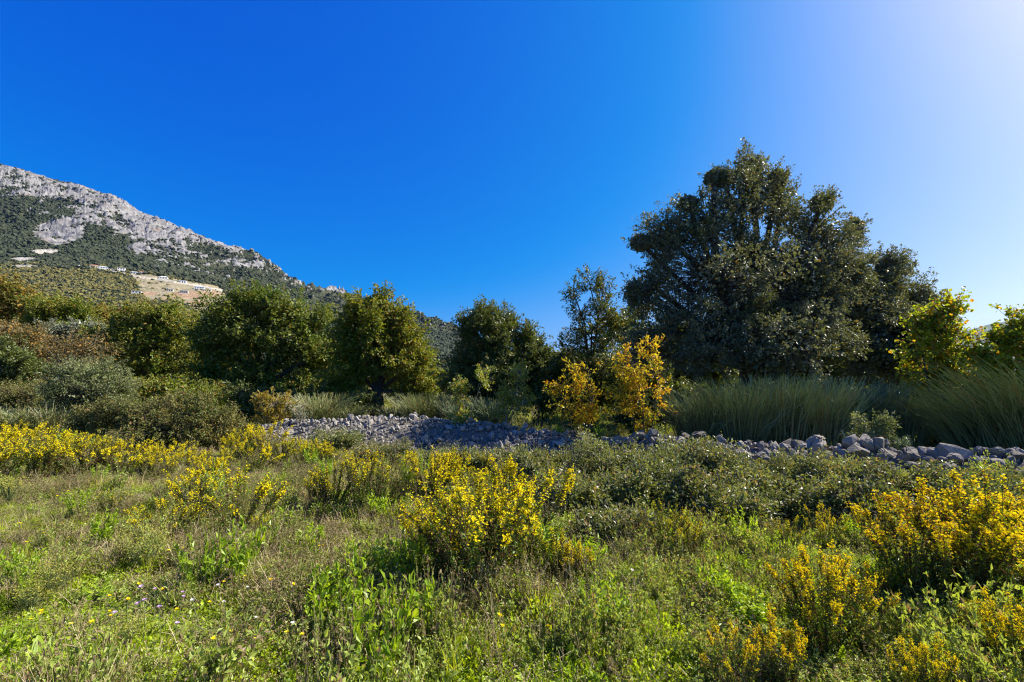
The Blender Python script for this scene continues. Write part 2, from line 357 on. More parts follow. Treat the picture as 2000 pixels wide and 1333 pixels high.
rock = np.maximum(rock, np.clip(ell(95, 455, 55, 26) * 2 * (nz2 + .2), 0, 1) * (MY > 1100))
field = np.zeros_like(MY)
quad = lambda pts: pts
def inpoly(px, py, poly):
    c = np.zeros(px.shape, bool); n = len(poly)
    for i in range(n):
        x1, y1 = poly[i]; x2, y2 = poly[(i + 1) % n]
        c ^= ((y1 > py) != (y2 > py)) & (px < (x2 - x1) * (py - y1) / (y2 - y1 + 1e-9) + x1)
    return c
wob = (nz2 - .5) * 12
field = inpoly(apx + wob, apy + wob * .5, [(238, 532), (300, 540), (420, 560), (440, 580), (425, 600), (395, 612), (340, 590), (285, 588), (262, 572), (255, 550)]).astype(float)
field *= (MY < 1500)
red = np.zeros_like(MY)
for e in ((282, 574, 22, 6), (365, 576, 45, 7), (385, 592, 24, 6), (255, 573, 12, 3), (310, 585, 25, 3), (410, 572, 12, 8)):
    red = np.maximum(red, np.clip(ell(*e) * 1.2 + (nz2 - .62) * 2.5, 0, .6) * (ell(*e) > .05))
red *= (MY < 1500)
road = (np.abs(apy - np.interp(apx, [145, 200, 260, 330, 420, 470], [520, 529, 541, 550, 566, 578])) < 1.6) & (apx > 145) & (apx < 430) & (MY < 1300) & (MY > 800)
sand = np.maximum(np.clip(ell(70, 493, 28, 6) * 3, 0, 1), np.clip(ell(28, 508, 30, 5) * 2 + (nz2 - .5) * 2, 0, 1) * (ell(28, 508, 30, 5) > 0)) * (MY > 900)
sand = np.maximum(sand, np.clip(ell(30, 521, 34, 4) * 2, 0, 1) * .7)
sand = np.maximum(sand, road * .9)
ochre = np.clip((1120 - MY) / 150, 0, 1) * np.clip((330 - apx) / 120, 0, 1)     # the shrubby foothill below the village
# material
def mountain_mat():
    m, nt, out = newmat('mountain_slope'); p = nt.nodes.new('ShaderNodeBsdfPrincipled')
    def attr(n):
        a = nt.nodes.new('ShaderNodeAttribute'); a.attribute_name = n; return a.outputs['Fac']
    n1 = noisen(nt, .06, 6, 'World', .65); n2 = noisen(nt, .02, 5, 'World', .6)
    rockc = mixc(nt, (.10, .10, .105), (.26, .255, .255), mapr(nt, n1, .36, .64))
    rockc = mixc(nt, rockc, (.20, .15, .11), mapr(nt, n2, .56, .7, 0, .6))
    scrub = mixc(nt, (.028, .036, .02), (.09, .09, .055), mapr(nt, n1, .42, .72))
    olive = mixc(nt, (.10, .105, .03), (.20, .18, .07), mapr(nt, n1, .38, .66))
    c = mixc(nt, scrub, olive, attr('ochre'))
    rk = mathn(nt, 'ADD', attr('rock'), mapr(nt, n1, .3, .7, -.35, .35), True)
    c = mixc(nt, c, rockc, mapr(nt, rk, .4, .6))
    fieldc = mixc(nt, (.21, .18, .11), (.30, .26, .17), mapr(nt, n1, .35, .65))
    fieldc = mixc(nt, fieldc, (.13, .14, .06), mapr(nt, n2, .55, .64, 0, .8))
    c = mixc(nt, c, fieldc, attr('field')); c = mixc(nt, c, (.34, .20, .125), attr('red')); c = mixc(nt, c, (.40, .37, .32), attr('sand'))
    nt.links.new(c, p.inputs['Base Color']); p.inputs['Roughness'].default_value = .95; p.inputs['Specular IOR Level'].default_value = .1
    bn = nt.nodes.new('ShaderNodeBump'); bn.inputs['Strength'].default_value = .9; bn.inputs['Distance'].default_value = 9
    nt.links.new(noisen(nt, .07, 6, 'World', .7), bn.inputs['Height']); nt.links.new(bn.outputs[0], p.inputs['Normal'])
    nt.links.new(p.outputs[0], out.inputs[0]); return m
mm = mountain_mat()
mme = sheet('mountain', MX, MY, MZ, [mm])
for n, A in (('rock', rock), ('field', field), ('red', red), ('sand', sand), ('ochre', ochre)):
    at_ = mme.attributes.new(n, 'FLOAT', 'POINT'); at_.data.foreach_set('value', A.ravel().astype(np.float32))
mountain = tag(link('mountain', mme), 'grey limestone mountain with wooded lower slopes', 'mountain', kind='structure')

def mheight(px, py, lo=700, hi=1400):
    """point of the mountain surface on a sight line (for the village)"""
    a, s = ray(px, py); i = int(np.argmin(abs(ua - a))); col = (MZ[:, i] - EYE) / MY[:, i]
    ok = np.where((MY[:, i] > 400) & (col >= s))[0]
    j = ok[0] if len(ok) else nv // 2
    Y = MY[j, i]; return np.array((a * Y, Y, MZ[j, i]))

# the hazy hill beyond the right-hand trees
RS = [(1350, 747), (1600, 735), (1700, 715), (1800, 682), (1860, 655), (1900, 641), (1940, 631), (2000, 622), (2100, 612), (2150, 620)]
ra, rs = line(RS); nu2, nv2 = 200, 60
ub = np.linspace(ra[0], ra[-1], nu2); sb = np.interp(ub, ra, rs)
vb = np.linspace(0, 1, nv2)[:, None]; HY = np.interp(vb, [0, .7, 1], [4800, 6000, 7000]) * np.ones((1, nu2))
HZ = np.interp(HY, [4800, 6000, 7000], [0, 1, 0]); HX = ub[None] * HY
HZ = HZ ** .8 * (EYE + sb * 6000)[None] * (1 + .12 * (fbm(HX / 500, HY / 500, 5, 77) - .5)) + (fbm(HX / 120, HY / 120, 4, 78) - .5) * 30 * HZ - 4
hm = plain_mat('wooded_hillside', (.05, .065, .03), (.13, .13, .08), .012, .95, .1, coord='Object')
tag(link('hill', sheet('hill', HX, HY, HZ, [hm])), 'far wooded hill beyond the trees', 'hill', kind='structure')

# ------------------------------------------------------------------ scattering on points (stuff only)
def proto_collection(name, meshes):
    c = bpy.data.collections.new(name)
    for i, me in enumerate(meshes):
        o = bpy.data.objects.new('%s_%02d' % (name, i), me); c.objects.link(o)
    return c
def scatter(name, P, rot, scl, idx, coll):
    me = bpy.data.meshes.new(name); me.vertices.add(len(P)); me.vertices.foreach_set('co', np.asarray(P, np.float32).ravel())
    a = me.attributes.new('rot', 'FLOAT_VECTOR', 'POINT'); a.data.foreach_set('vector', np.asarray(rot, np.float32).ravel())
    a = me.attributes.new('scl', 'FLOAT_VECTOR', 'POINT'); a.data.foreach_set('vector', np.asarray(scl, np.float32).ravel())
    a = me.attributes.new('idx', 'INT', 'POINT'); a.data.foreach_set('value', np.asarray(idx, np.int32))
    me.update(); o = link(name, me)
    ng = bpy.data.node_groups.new(name + '_scatter', 'GeometryNodeTree')
    ng.interface.new_socket('Geometry', in_out='INPUT', socket_type='NodeSocketGeometry')
    ng.interface.new_socket('Geometry', in_out='OUTPUT', socket_type='NodeSocketGeometry')
    gi = ng.nodes.new('NodeGroupInput'); go = ng.nodes.new('NodeGroupOutput')
    ci = ng.nodes.new('GeometryNodeCollectionInfo'); ci.inputs['Collection'].default_value = coll
    ci.inputs['Separate Children'].default_value = True; ci.inputs['Reset Children'].default_value = True
    ip = ng.nodes.new('GeometryNodeInstanceOnPoints'); ip.inputs['Pick Instance'].default_value = True
    def na(n, t):
        q = ng.nodes.new('GeometryNodeInputNamedAttribute'); q.data_type = t; q.inputs['Name'].default_value = n
        return next(s for s in q.outputs if s.enabled and s.name == 'Attribute')
    e = ng.nodes.new('FunctionNodeEulerToRotation')
    ng.links.new(na('rot', 'FLOAT_VECTOR'), e.inputs[0]); ng.links.new(e.outputs[0], ip.inputs['Rotation'])
    ng.links.new(na('scl', 'FLOAT_VECTOR'), ip.inputs['Scale']); ng.links.new(na('idx', 'INT'), ip.inputs['Instance Index'])
    ng.links.new(gi.outputs[0], ip.inputs['Points']); ng.links.new(ci.outputs[0], ip.inputs['Instance']); ng.links.new(ip.outputs[0], go.inputs[0])
    md = o.modifiers.new('scatter', 'NODES'); md.node_group = ng
    return o

def far_tree_mesh(seed, mat):
    rng = np.random.default_rng(seed); bm = bmesh.new(); bmesh.ops.create_icosphere(bm, subdivisions=2, radius=1)
    off = Vector(rng.uniform(0, 50, 3))
    for v in bm.verts:
        d = 1 + .75 * mnoise.noise(v.co * 1.7 + off) + .3 * mnoise.noise(v.co * 4 + off)
        v.co = Vector((v.co.x * d, v.co.y * d, max(-.4, v.co.z * d * .85) + .45))
    me = bpy.data.meshes.new('far_tree'); bm.to_mesh(me); bm.free(); me.materials.append(mat); return me
M['farwood'] = leaf_mat('far_wood_leaf', (.021, .030, .019), (.044, .053, .032), .05, .8, .1, inst=True)
M['farolive'] = leaf_mat('far_scrub_leaf', (.075, .072, .023), (.125, .112, .038), .05, .8, .1, inst=True)
fw = proto_collection('far_wood_tree', [far_tree_mesh(i, M['farwood']) for i in range(5)])
fo = proto_collection('far_scrub_bush', [far_tree_mesh(i + 20, M['farolive'] if i % 3 else M['farwood']) for i in range(6)])
def mountain_cover(name, dens, coll, lo, hi, seed, label, cat):
    rng = np.random.default_rng(seed)
    cell = np.abs((MX[1:, 1:] - MX[:-1, :-1]) * (MY[1:, 1:] - MY[:-1, :-1]))
    vis = (apx[:-1, :-1] > -250) & (apx[:-1, :-1] < 1250) & (vv[:-1, None] < .905)
    lam = dens[:-1, :-1] * cell * vis
    n = rng.poisson(lam); ii, jj = np.nonzero(n); rep = n[ii, jj]; ii = np.repeat(ii, rep); jj = np.repeat(jj, rep)
    u, v = rng.random(len(ii)), rng.random(len(ii))
    bil = lambda A: (A[ii, jj] * (1 - u) + A[ii, jj + 1] * u) * (1 - v) + (A[ii + 1, jj] * (1 - u) + A[ii + 1, jj + 1] * u) * v
    P = np.stack((bil(MX), bil(MY), bil(MZ) - .5), -1)
    s = rng.uniform(lo, hi, len(P)) * (1 + .5 * (rng.random(len(P)) < .12))
    scl = np.stack((s, s, s * rng.uniform(.7, 1.15, len(P))), -1)
    rot = np.stack((np.zeros(len(P)), np.zeros(len(P)), rng.uniform(0, 6.28, len(P))), -1)
    o = scatter(name, P, rot, scl, rng.integers(0, len(coll.objects), len(P)), coll)
    tag(o, label, cat, kind='stuff')
bare = np.clip(1 - rock * 1.5, 0, 1) * (1 - np.clip(field * .97 + red + sand * 1.5, 0, 1))
wooddens = bare * np.clip((nz2 - .33) * 6, .1, 1) * np.clip((apx * 0 + MY - 950) / 100, 0, 1) * np.where(apx > 480, 1, 1)
wooddens = np.maximum(wooddens, bare * np.clip((apx - 430) / 60, 0, 1) * np.clip((nz2 - .25) * 6, .2, 1))
near_scrub = bare * np.clip((1090 - MY) / 60, 0, 1) * np.clip((500 - apx) / 60, 0, 1)
mountain_cover('far_wood', wooddens * .026 + rock * .0012 * np.clip((.55 - nz2) * 6, 0, 1), fw, 2.0, 5.0, 5, 'dark evergreen woods over the lower mountainside', 'wood')
mountain_cover('far_scrub', near_scrub * .05 * np.clip((nz2 - .2) * 4, .25, 1), fo, 1.3, 3.0, 6, 'olive green scrub on the foothill below the village', 'scrub')

# ------------------------------------------------------------------ village on the slope
M['plaster'] = plain_mat('white_plaster', (.74, .73, .70), (.80, .79, .77), .4)
M['cream'] = plain_mat('cream_plaster', (.62, .55, .40), (.68, .60, .46), .4)
M['concrete'] = plain_mat('raw_concrete', (.52, .50, .47), (.62, .60, .57), .4)
M['tile'] = plain_mat('clay_roof', (.42, .20, .13), (.50, .27, .18), .6)
M['greyroof'] = plain_mat('grey_roof', (.36, .38, .41), (.44, .46, .48), .6)
M['whiteroof'] = plain_mat('white_roof_sheet', (.70, .70, .70), (.78, .78, .78), .6)
M['glass'] = plain_mat('dark_window', (.03, .035, .045), (.05, .055, .06), 1, .25, .5)
def boxg(g, x0, x1, y0, y1, z0, z1, m=0):
    V = [(x, y, z) for z in (z0, z1) for y in (y0, y1) for x in (x0, x1)]
    g.add(V, Q=[(0, 2, 3, 1), (4, 5, 7, 6), (0, 1, 5, 4), (2, 6, 7, 3), (0, 4, 6, 2), (1, 3, 7, 5)], m=m)
def house(px, py, wpx, hpx, label, wall, roof, rooft, cols, rows, frame=False):
    p = mheight(px, py); Y = p[1]; w = wpx * pxm(Y); h = hpx * pxm(Y); d = w * .7
    rz = math.atan2(-p[0], p[1]) * .8
    t = thing('hillside_house', label, 'house', (p[0], p[1], p[2] - 1.0), None, rz)
    g = Geo(); boxg(g, -w / 2, w / 2, 0, d, -4, h); link('wall', g.mesh('wall', [M[wall]]), t)
    g = Geo()
    if rooft == 'flat': boxg(g, -w / 2 - .4, w / 2 + .4, -.4, d + .4, h + .003, h + .45)
    else:
        rh = w * .16
        V = [(-w / 2 - .5, -.5, h + .003), (w / 2 + .5, -.5, h + .003), (w / 2 + .5, d + .5, h + .003), (-w / 2 - .5, d + .5, h + .003), (-w / 2 * .55, d / 2, h + rh), (w / 2 * .55, d / 2, h + rh)]
        g.add(V, Q=[(0, 1, 5, 4), (2, 3, 4, 5), (3, 2, 1, 0)], T=[(1, 2, 5), (3, 0, 4)])
    link('roof', g.mesh('roof', [M[roof]]), t)
    g = Geo(); ww = w / cols * (.62 if frame else .4); hh = h / rows * .52; boxg(g, -ww / 2, ww / 2, -.06, .06, 0, hh); wm = g.mesh('window', [M['glass']])
    for r in range(rows):
        for c in range(cols):
            link('window', wm, t, (-w / 2 + w * (c + .5) / cols, -.02, h * (r + .26) / rows))
    g = Geo(); boxg(g, -w / 2 - 1.5, w / 2 + 1.5, -3.2, -.05, -4, -.2); link('terrace', g.mesh('terrace', [M['concrete']]), t)
for a in [
    (108, 520, 8, 4, 'tiny white box house alone above the olive scrub', 'plaster', 'whiteroof', 'flat', 2, 1),
    (160, 523, 13, 4, 'long low white house at the upper end of the village road', 'plaster', 'whiteroof', 'hip', 4, 1),
    (184, 524, 14, 5, 'cream house with clay roof on the village road', 'cream', 'tile', 'hip', 3, 1),
    (200, 527, 16, 6, 'wide pale house with grey roof on the village road', 'plaster', 'greyroof', 'hip', 4, 2),
    (219, 530, 13, 4, 'low cream house beside the tall white village house', 'cream', 'greyroof', 'flat', 3, 1),
    (236, 532, 12, 8, 'tall white two storey house above the ploughed slope', 'plaster', 'concrete', 'flat', 3, 2),
    (262, 536, 12, 4, 'low grey blue roofed house above the ploughed slope', 'concrete', 'greyroof', 'hip', 3, 1),
    (277, 537, 10, 4, 'small house with red clay roof above the ploughed slope', 'plaster', 'tile', 'hip', 2, 1),
    (319, 545, 13, 4, 'white hipped roof house at the edge of the dark wood', 'plaster', 'whiteroof', 'hip', 3, 1),
    (356, 554, 12, 6, 'white flat roofed house against the dark wood', 'plaster', 'whiteroof', 'flat', 3, 1),
    (389, 566, 17, 6, 'broad white house with grey roof below the wood', 'plaster', 'greyroof', 'hip', 4, 2),
    (405, 570, 11, 4, 'low white annex at the lower end of the village', 'plaster', 'whiteroof', 'flat', 3, 1),
    (266, 576, 15, 8, 'white unfinished two storey frame house with dark openings', 'plaster', 'concrete', 'flat', 3, 2, True),
    (331, 570, 11, 5, 'small grey concrete shell on red earth', 'concrete', 'concrete', 'flat', 3, 1, True),
    (359, 574, 13, 6, 'unfinished concrete house with wide openings on red earth', 'concrete', 'concrete', 'flat', 4, 1, True)]:
    house(*a)
def pole(px, py, hpx, label):
    p = mheight(px, py); t = thing('utility_pole', label, 'pole', p, 'utility poles')
    h = hpx * pxm(p[1]); g = Geo(); g.tube([(0, 0, -1), (0, 0, h * .6), (0, 0, h)], [.22, .2, .16], 6); link('post', g.mesh('post', [M['concrete']]), t)
    g = Geo(); boxg(g, -1.1, 1.1, -.1, .1, h - .9, h - .7); link('crossarm', g.mesh('crossarm', [M['concrete']]), t)
pole(52, 518, 9, 'thin pale utility pole beside the bare patch above the scrub')
pole(318, 580, 9, 'thin pale utility pole on the ploughed red slope')

# ------------------------------------------------------------------ trees and shrubs
def crown_points(lobes, n, rng, inner=.35):
    """twig positions: every lobe breaks up into boughs of uneven size, the twigs sit on the boughs"""
    C = np.array([l[0] for l in lobes]); Rr = np.array([l[1] for l in lobes])
    bc, br, bl = [], [], []
    for i in range(len(lobes)):
        k = rng.integers(9, 15); d = rdir(k, rng); rad = rng.uniform(.28, .52, k)
        bc.append(C[i] + Rr[i] * d * (1.02 - rad * .62)[:, None]); br.append(Rr[i] * rad[:, None]); bl.append(np.full(k, i))
    bc = np.concatenate(bc); br = np.concatenate(br); bl = np.concatenate(bl)
    q = np.min(np.stack([np.where(bl == i, 9, np.linalg.norm((bc - C[i]) / Rr[i], axis=1)) for i in range(len(lobes))]), 0)
    keep = (q > .55) | (rng.random(len(bc)) < .25); bc, br, bl = bc[keep], br[keep], bl[keep]
    w = br[:, 0] * br[:, 2]; bi = rng.choice(len(bc), n, p=w / w.sum())
    d = rdir(n, rng); r = inner + (1 - inner) * rng.random(n) ** .5
    return bc[bi] + br[bi] * d * r[:, None], norm(d * .8 + norm(bc[bi] - C[bl[bi]]) * .7), bl[bi]
def make_tree(name, label, cat, base, lobes, mat, nclump, per, leafL, clump_r, seed, ratio=.55, trunk_r=.16, barkm='bark', group=None,
              droop=.15, inner_fill=1.0, stems=1, twig=True, part='crown', wood='trunk', up=.35, twig_r=.006):
    rng = np.random.default_rng(seed); base = np.asarray(base, float)
    lob = [(np.asarray(c, float) - base, np.asarray(r, float)) for c, r in lobes]
    t = thing(name, label, cat, base, group)
    P, d, li = crown_points(lob, nclump, rng)
    n = len(P); cen = np.mean([c for c, _ in lob], 0)
    out = norm(d + .5 * norm(P - cen)); sz = rng.uniform(.6, 1.35, n)
    g = Geo()
    idx = np.repeat(np.arange(n), per); kk = len(idx)
    tdir = norm(out + rdir(n, rng) * .55 + np.array((0, 0, .25)))          # each twig carries its leaves along its length
    along = rng.uniform(-.7, 1.0, kk); lat = rdir(kk, rng) * (rng.random(kk) ** .5 * (.62 - .42 * np.clip(along, 0, 1)))[:, None]
    LP = P[idx] + (tdir[idx] * along[:, None] + lat) * (clump_r * sz[idx])[:, None]
    D = norm(tdir[idx] * .8 + rdir(kk, rng) * .9 + np.array((0, 0, -droop)))
    N = norm(rdir(kk, rng) + np.array((0, 0, up * 2)) + out[idx] * .3)
    L = leafL * rng.uniform(.65, 1.3, kk)
    LP[:, 2] = np.maximum(LP[:, 2], .02)
    g.leaves(LP, D, N, L, L * ratio)
    if inner_fill > 0:      # large leaves of the shaded core
        m = int(nclump * 4.0 * inner_fill); ci = rng.integers(0, len(lob), m); C = np.array([c for c, _ in lob]); Rr = np.array([r for _, r in lob])
        IP = C[ci] + Rr[ci] * rdir(m, rng) * (rng.random(m) ** .5 * .72)[:, None]; IL = leafL * rng.uniform(1.2, 1.8, m)
        IP[:, 2] = np.maximum(IP[:, 2], .05)
        g.leaves(IP, rdir(m, rng), rdir(m, rng), IL, IL * .7)
    link(part, g.mesh(part, [mat]), t)
    # wood: trunk or stems, limbs to the lobes, twigs to the clumps
    g = Geo(); top = max(c[2] for c, _ in lob); low = min(c[2] - r[2] for c, r in lob)
    fork = max(.25 * top, min(low + .3, .4 * top)) if stems == 1 else .05
    trunktop = np.array((cen[0] * .45, cen[1] * .45, fork))
    if stems == 1:
        mid = trunktop * .5 + np.array((rng.normal(0, .04), rng.normal(0, .04), 0)) * top * .3
        g.tube([(0, 0, -.15), mid * .3, mid, trunktop], [trunk_r * 1.5, trunk_r * 1.1, trunk_r * .95, trunk_r * .85], 8)
    for i, (c, r) in enumerate(lob):
        st = trunktop if stems == 1 else np.array((rng.normal(0, .07), rng.normal(0, .07), -.05)) * (1 + stems * .25)
        tip = c + r * np.array((rng.normal(0, .15), rng.normal(0, .15), .35)); mid = st * .45 + c * .55 + rng.normal(0, .06, 3) * np.linalg.norm(c - st); mid[2] += .08 * np.linalg.norm(c - st) * (1 if stems == 1 else -.3)
        rr = trunk_r * (.5 if stems == 1 else .55)
        g.tube([st, st * .6 + mid * .4, mid, c, tip], [rr, rr * .8, rr * .62, rr * .4, rr * .12], 5)
    if twig:
        C = np.array([c for c, _ in lob]); P0 = C[li] * .75 + P * .25; P2 = P + tdir * (clump_r * sz * .95)[:, None]; P1 = (P0 + P2) / 2 + rng.normal(0, .1, (n, 3)) * clump_r
        g.rods(P0, P1, P2, twig_r * 1.8, twig_r * .5, seg=1 if (nclump < 800 and leafL < .05) or leafL > .2 else 2)
    link(wood, g.mesh(wood, [M[barkm]], True), t)
    return t
def L_(px, py, rx, ry, Y, dY=0, rY=None):
    """a lobe of a crown given by where it shows in the photo and its depth"""
    Yc = Y + dY; s = pxm(Yc); return (at(px, py, Yc), (rx * s, (rY if rY else (rx + ry) / 2 * s), ry * s))
def base_at(px, Y):
    a, _ = ray(px, 800); return np.array((a * Y, Y, float(gz(a * Y, Y))))

# big evergreen oak
Y = 14.0
make_tree('evergreen_oak', 'huge dark evergreen oak with pyramid crown behind the tall broom', 'tree', base_at(1450, Y),
    [L_(*q[:4], Y, q[4]) for q in [(1468, 335, 50, 45, 0), (1455, 395, 80, 65, 0), (1460, 500, 80, 60, 0), (1430, 600, 120, 60, .2), (1550, 600, 100, 60, -.2), (1480, 560, 90, 60, .3), (1655, 545, 50, 60, 0), (1600, 530, 70, 70, -.4), (1685, 610, 46, 60, -.2), (1250, 475, 24, 24, 0), (1392, 348, 20, 22, 0), (1605, 398, 30, 26, 0), (1668, 448, 24, 30, 0), (1238, 575, 22, 32, 0), (1345, 400, 30, 24, 0), (1520, 350, 24, 24, 0), (1415, 350, 25, 25, 0), (1385, 440, 85, 60, -.3), (1305, 465, 60, 55, 0), (1525, 410, 60, 55, .2), (1590, 450, 65, 60, 0), (1635, 505, 45, 65, .3),
        (1275, 560, 45, 70, .4), (1390, 540, 120, 100, -.8), (1530, 540, 115, 95, -.9), (1640, 590, 45, 70, 0), (1300, 650, 75, 80, 0), (1420, 660, 110, 80, -1), (1545, 660, 95, 75, -1.8), (1480, 700, 90, 50, -1.6), (1620, 680, 60, 55, -1.3), (1270, 700, 45, 50, .5)]],
    M['holm'], 3700, 29, .080, .25, 101, .5, .3, inner_fill=1.6)
Y = 14.5
make_tree('evergreen_oak', 'smaller evergreen oak leaning against the right flank of the huge one', 'tree', base_at(1745, Y),
    [L_(*q[:4], Y, q[4]) for q in [(1735, 528, 34, 36, 0), (1722, 575, 60, 54, 0), (1788, 588, 44, 48, .2), (1685, 620, 55, 58, 0), (1755, 645, 78, 64, -.6), (1812, 640, 34, 48, 0), (1700, 690, 66, 58, -.8), (1785, 700, 60, 55, -.5)]],
    M['holm'], 1600, 29, .082, .25, 102, .5, .2, inner_fill=1.6)
# round evergreen in the middle
Y = 18
make_tree('evergreen_tree', 'round topped dark evergreen tree standing alone in the middle', 'tree', base_at(965, Y),
    [L_(*q, Y) for q in [(945, 625, 42, 36), (985, 640, 38, 36), (915, 645, 22, 32), (1025, 675, 36, 42), (955, 685, 60, 46), (905, 725, 42, 40), (1045, 725, 45, 45), (975, 745, 80, 55), (925, 770, 50, 38)]],
    M['dark'], 1100, 34, .10, .30, 103, .5, .2, inner_fill=2)
Y = 16.5
make_tree('slender_tree', 'slender open crowned tree with yellowing twigs beside the huge oak', 'tree', base_at(1150, Y),
    [L_(*q, Y) for q in [(1150, 548, 22, 26), (1120, 570, 16, 28), (1178, 570, 20, 26), (1132, 610, 30, 28), (1180, 612, 32, 30), (1150, 655, 44, 32), (1205, 650, 24, 34), (1118, 690, 34, 32), (1170, 715, 40, 36)]],
    M['sapgreen'], 440, 26, .085, .24, 104, .5, .09, inner_fill=0)
bpy.data.objects['slender_tree'].children[0].data.materials[0] = leaf_mat('slender_tree_leaf', (.05, .08, .016), (.11, .14, .03), .32, .4, .4, accent=(.34, .24, .03), frac=.12)
Y = 17.5
make_tree('dark_thicket_tree', 'low dark evergreen thicket between the slender and the round tree', 'tree', base_at(1110, Y),
    [L_(*q, Y) for q in [(1100, 715, 40, 45), (1065, 760, 45, 50), (1140, 770, 55, 55), (1200, 750, 50, 60)]], M['dark'], 600, 32, .10, .28, 105, .5, .12, inner_fill=2)
make_tree('dark_thicket_tree', 'low dark evergreen thicket right behind the yellow saplings', 'tree', base_at(1270, 16),
    [L_(*q, 16) for q in [(1230, 760, 45, 70), (1285, 770, 45, 60), (1330, 780, 45, 45), (1250, 820, 60, 30)]], M['dark'], 500, 32, .10, .28, 106, .5, .12, inner_fill=2)
# deciduous oaks on the left
Y = 20
make_tree('oak_tree', 'green oak with dark visible trunk and skyline crown', 'tree', base_at(735, Y),
    [L_(*q, Y) for q in [(738, 592, 34, 26), (700, 612, 36, 34), (772, 622, 34, 32), (735, 640, 60, 42), (800, 660, 30, 30), (690, 670, 45, 44), (760, 690, 60, 42), (810, 720, 34, 38), (700, 725, 50, 34), (800, 770, 44, 38), (670, 760, 44, 34)]],
    M['oak'], 1050, 30, .12, .36, 111, .6, .26, inner_fill=1.2)
Y = 22
make_tree('oak_tree', 'broad spreading oak with shaded dark underside left of the stone bank', 'tree', base_at(510, Y),
    [L_(*q, Y) for q in [(470, 592, 40, 34), (520, 590, 40, 34), (430, 620, 50, 40), (570, 612, 50, 40), (500, 640, 80, 46), (610, 640, 44, 46), (405, 670, 45, 50), (470, 700, 80, 50), (560, 690, 80, 50), (630, 700, 50, 50), (430, 745, 50, 44), (520, 755, 90, 40), (610, 760, 70, 36)]],
    M['oakdeep'], 1450, 30, .13, .40, 112, .6, .3, inner_fill=1.2)
Y = 26
make_tree('oak_tree', 'dense green oak rising over the brown bare shrub', 'tree', base_at(300, Y),
    [L_(*q, Y) for q in [(325, 612, 26, 24), (250, 632, 45, 34), (300, 640, 45, 34), (350, 650, 40, 40), (220, 668, 40, 38), (290, 690, 70, 44), (360, 705, 50, 48), (320, 750, 80, 44), (240, 735, 50, 40), (385, 760, 40, 40)]],
    M['oak'], 1000, 30, .135, .44, 113, .6, .28, inner_fill=1.2)
Y = 32
make_tree('yellowing_tree', 'tall yellow green tree at the edge of the left thicket', 'tree', base_at(20, Y),
    [L_(*q, Y) for q in [(-40, 560, 55, 40), (20, 575, 40, 32), (60, 598, 44, 32), (0, 620, 60, 44), (-70, 620, 60, 50), (40, 660, 60, 50), (-50, 700, 70, 60)]],
    M['oakyellow'], 700, 28, .16, .52, 114, .6, .3, inner_fill=1.2)
make_tree('oak_tree', 'rounded green oak between the yellowing tree and the olive trees', 'tree', base_at(120, 30),
    [L_(*q, 30) for q in [(110, 602, 44, 28), (150, 612, 34, 24), (85, 625, 40, 30), (130, 660, 60, 44), (100, 720, 60, 50)]],
    M['oak'], 550, 28, .15, .48, 115, .6, .24, inner_fill=1.2)
make_tree('oak_tree', 'olive green oak with low wide crown behind the olive trees', 'tree', base_at(195, 33),
    [L_(*q, 33) for q in [(180, 622, 44, 24), (215, 625, 30, 26), (190, 660, 60, 40), (190, 720, 60, 50)]],
    M['oakyellow'], 450, 28, .15, .48, 116, .6, .24, inner_fill=1.2)
for i, (x, y, r) in enumerate([(112, 645, 26), (168, 640, 22)]):
    make_tree('olive_tree', ['silver grey olive tree above the russet shrub', 'small silver grey olive tree beside the dense green oak'][i], 'tree', base_at(x, 27),
        [L_(x - 12, y, r, r * .8, 27), L_(x + 14, y + 4, r, r * .8, 27), L_(x, y + 30, r * 1.2, r, 27), L_(x, y + 70, r * 1.1, r, 27)], M['olive'], 200, 30, .12, .36, 120 + i, .35, .14)
make_tree('russet_shrub', 'russet brown half bare shrub with tangled twigs', 'shrub', base_at(160, 22),
    [L_(*q, 22) for q in [(125, 672, 40, 28), (180, 678, 40, 30), (150, 710, 60, 36), (165, 750, 50, 36)]], M['russet'], 330, 14, .09, .34, 123, .5, .07, 'bark', inner_fill=.3, stems=4, part='foliage', wood='stems')
make_tree('russet_tree', 'orange brown autumn tree below the yellowing tree', 'tree', base_at(20, 25),
    [L_(*q, 25) for q in [(10, 660, 50, 34), (60, 665, 40, 30), (30, 700, 60, 40), (-40, 680, 40, 50), (80, 720, 40, 40)]], M['russet'], 480, 26, .12, .4, 124, .55, .18)
make_tree('dark_shrub_tree', 'glossy dark green small tree below the orange brown tree', 'tree', base_at(20, 19),
    [L_(*q, 19) for q in [(5, 690, 40, 30), (35, 705, 36, 34), (15, 745, 54, 44), (-50, 730, 50, 60), (20, 790, 60, 40)]], M['dark'], 520, 30, .10, .34, 125, .55, .15, inner_fill=1.5)
make_tree('pale_shrub', 'pale grey green arching shrub in front of the dense oak', 'shrub', base_at(170, 15.5),
    [L_(*q, 15.5) for q in [(150, 728, 44, 30), (200, 735, 44, 34), (120, 760, 36, 38), (175, 775, 66, 42), (230, 765, 24, 36), (150, 815, 70, 30)]], M['palegreen'], 620, 30, .065, .26, 126, .35, .06, inner_fill=1.2, stems=4, part='foliage', wood='stems', up=.1)
make_tree('brown_shrub', 'brownish low shrub beside the pale arching shrub', 'shrub', base_at(60, 16.5),
    [L_(*q, 16.5) for q in [(60, 775, 44, 30), (20, 790, 40, 36), (90, 800, 30, 34), (-40, 790, 50, 40), (40, 820, 60, 24)]], M['bramble'], 420, 28, .065, .28, 127, .5, .06, inner_fill=1, stems=4, part='foliage', wood='stems')
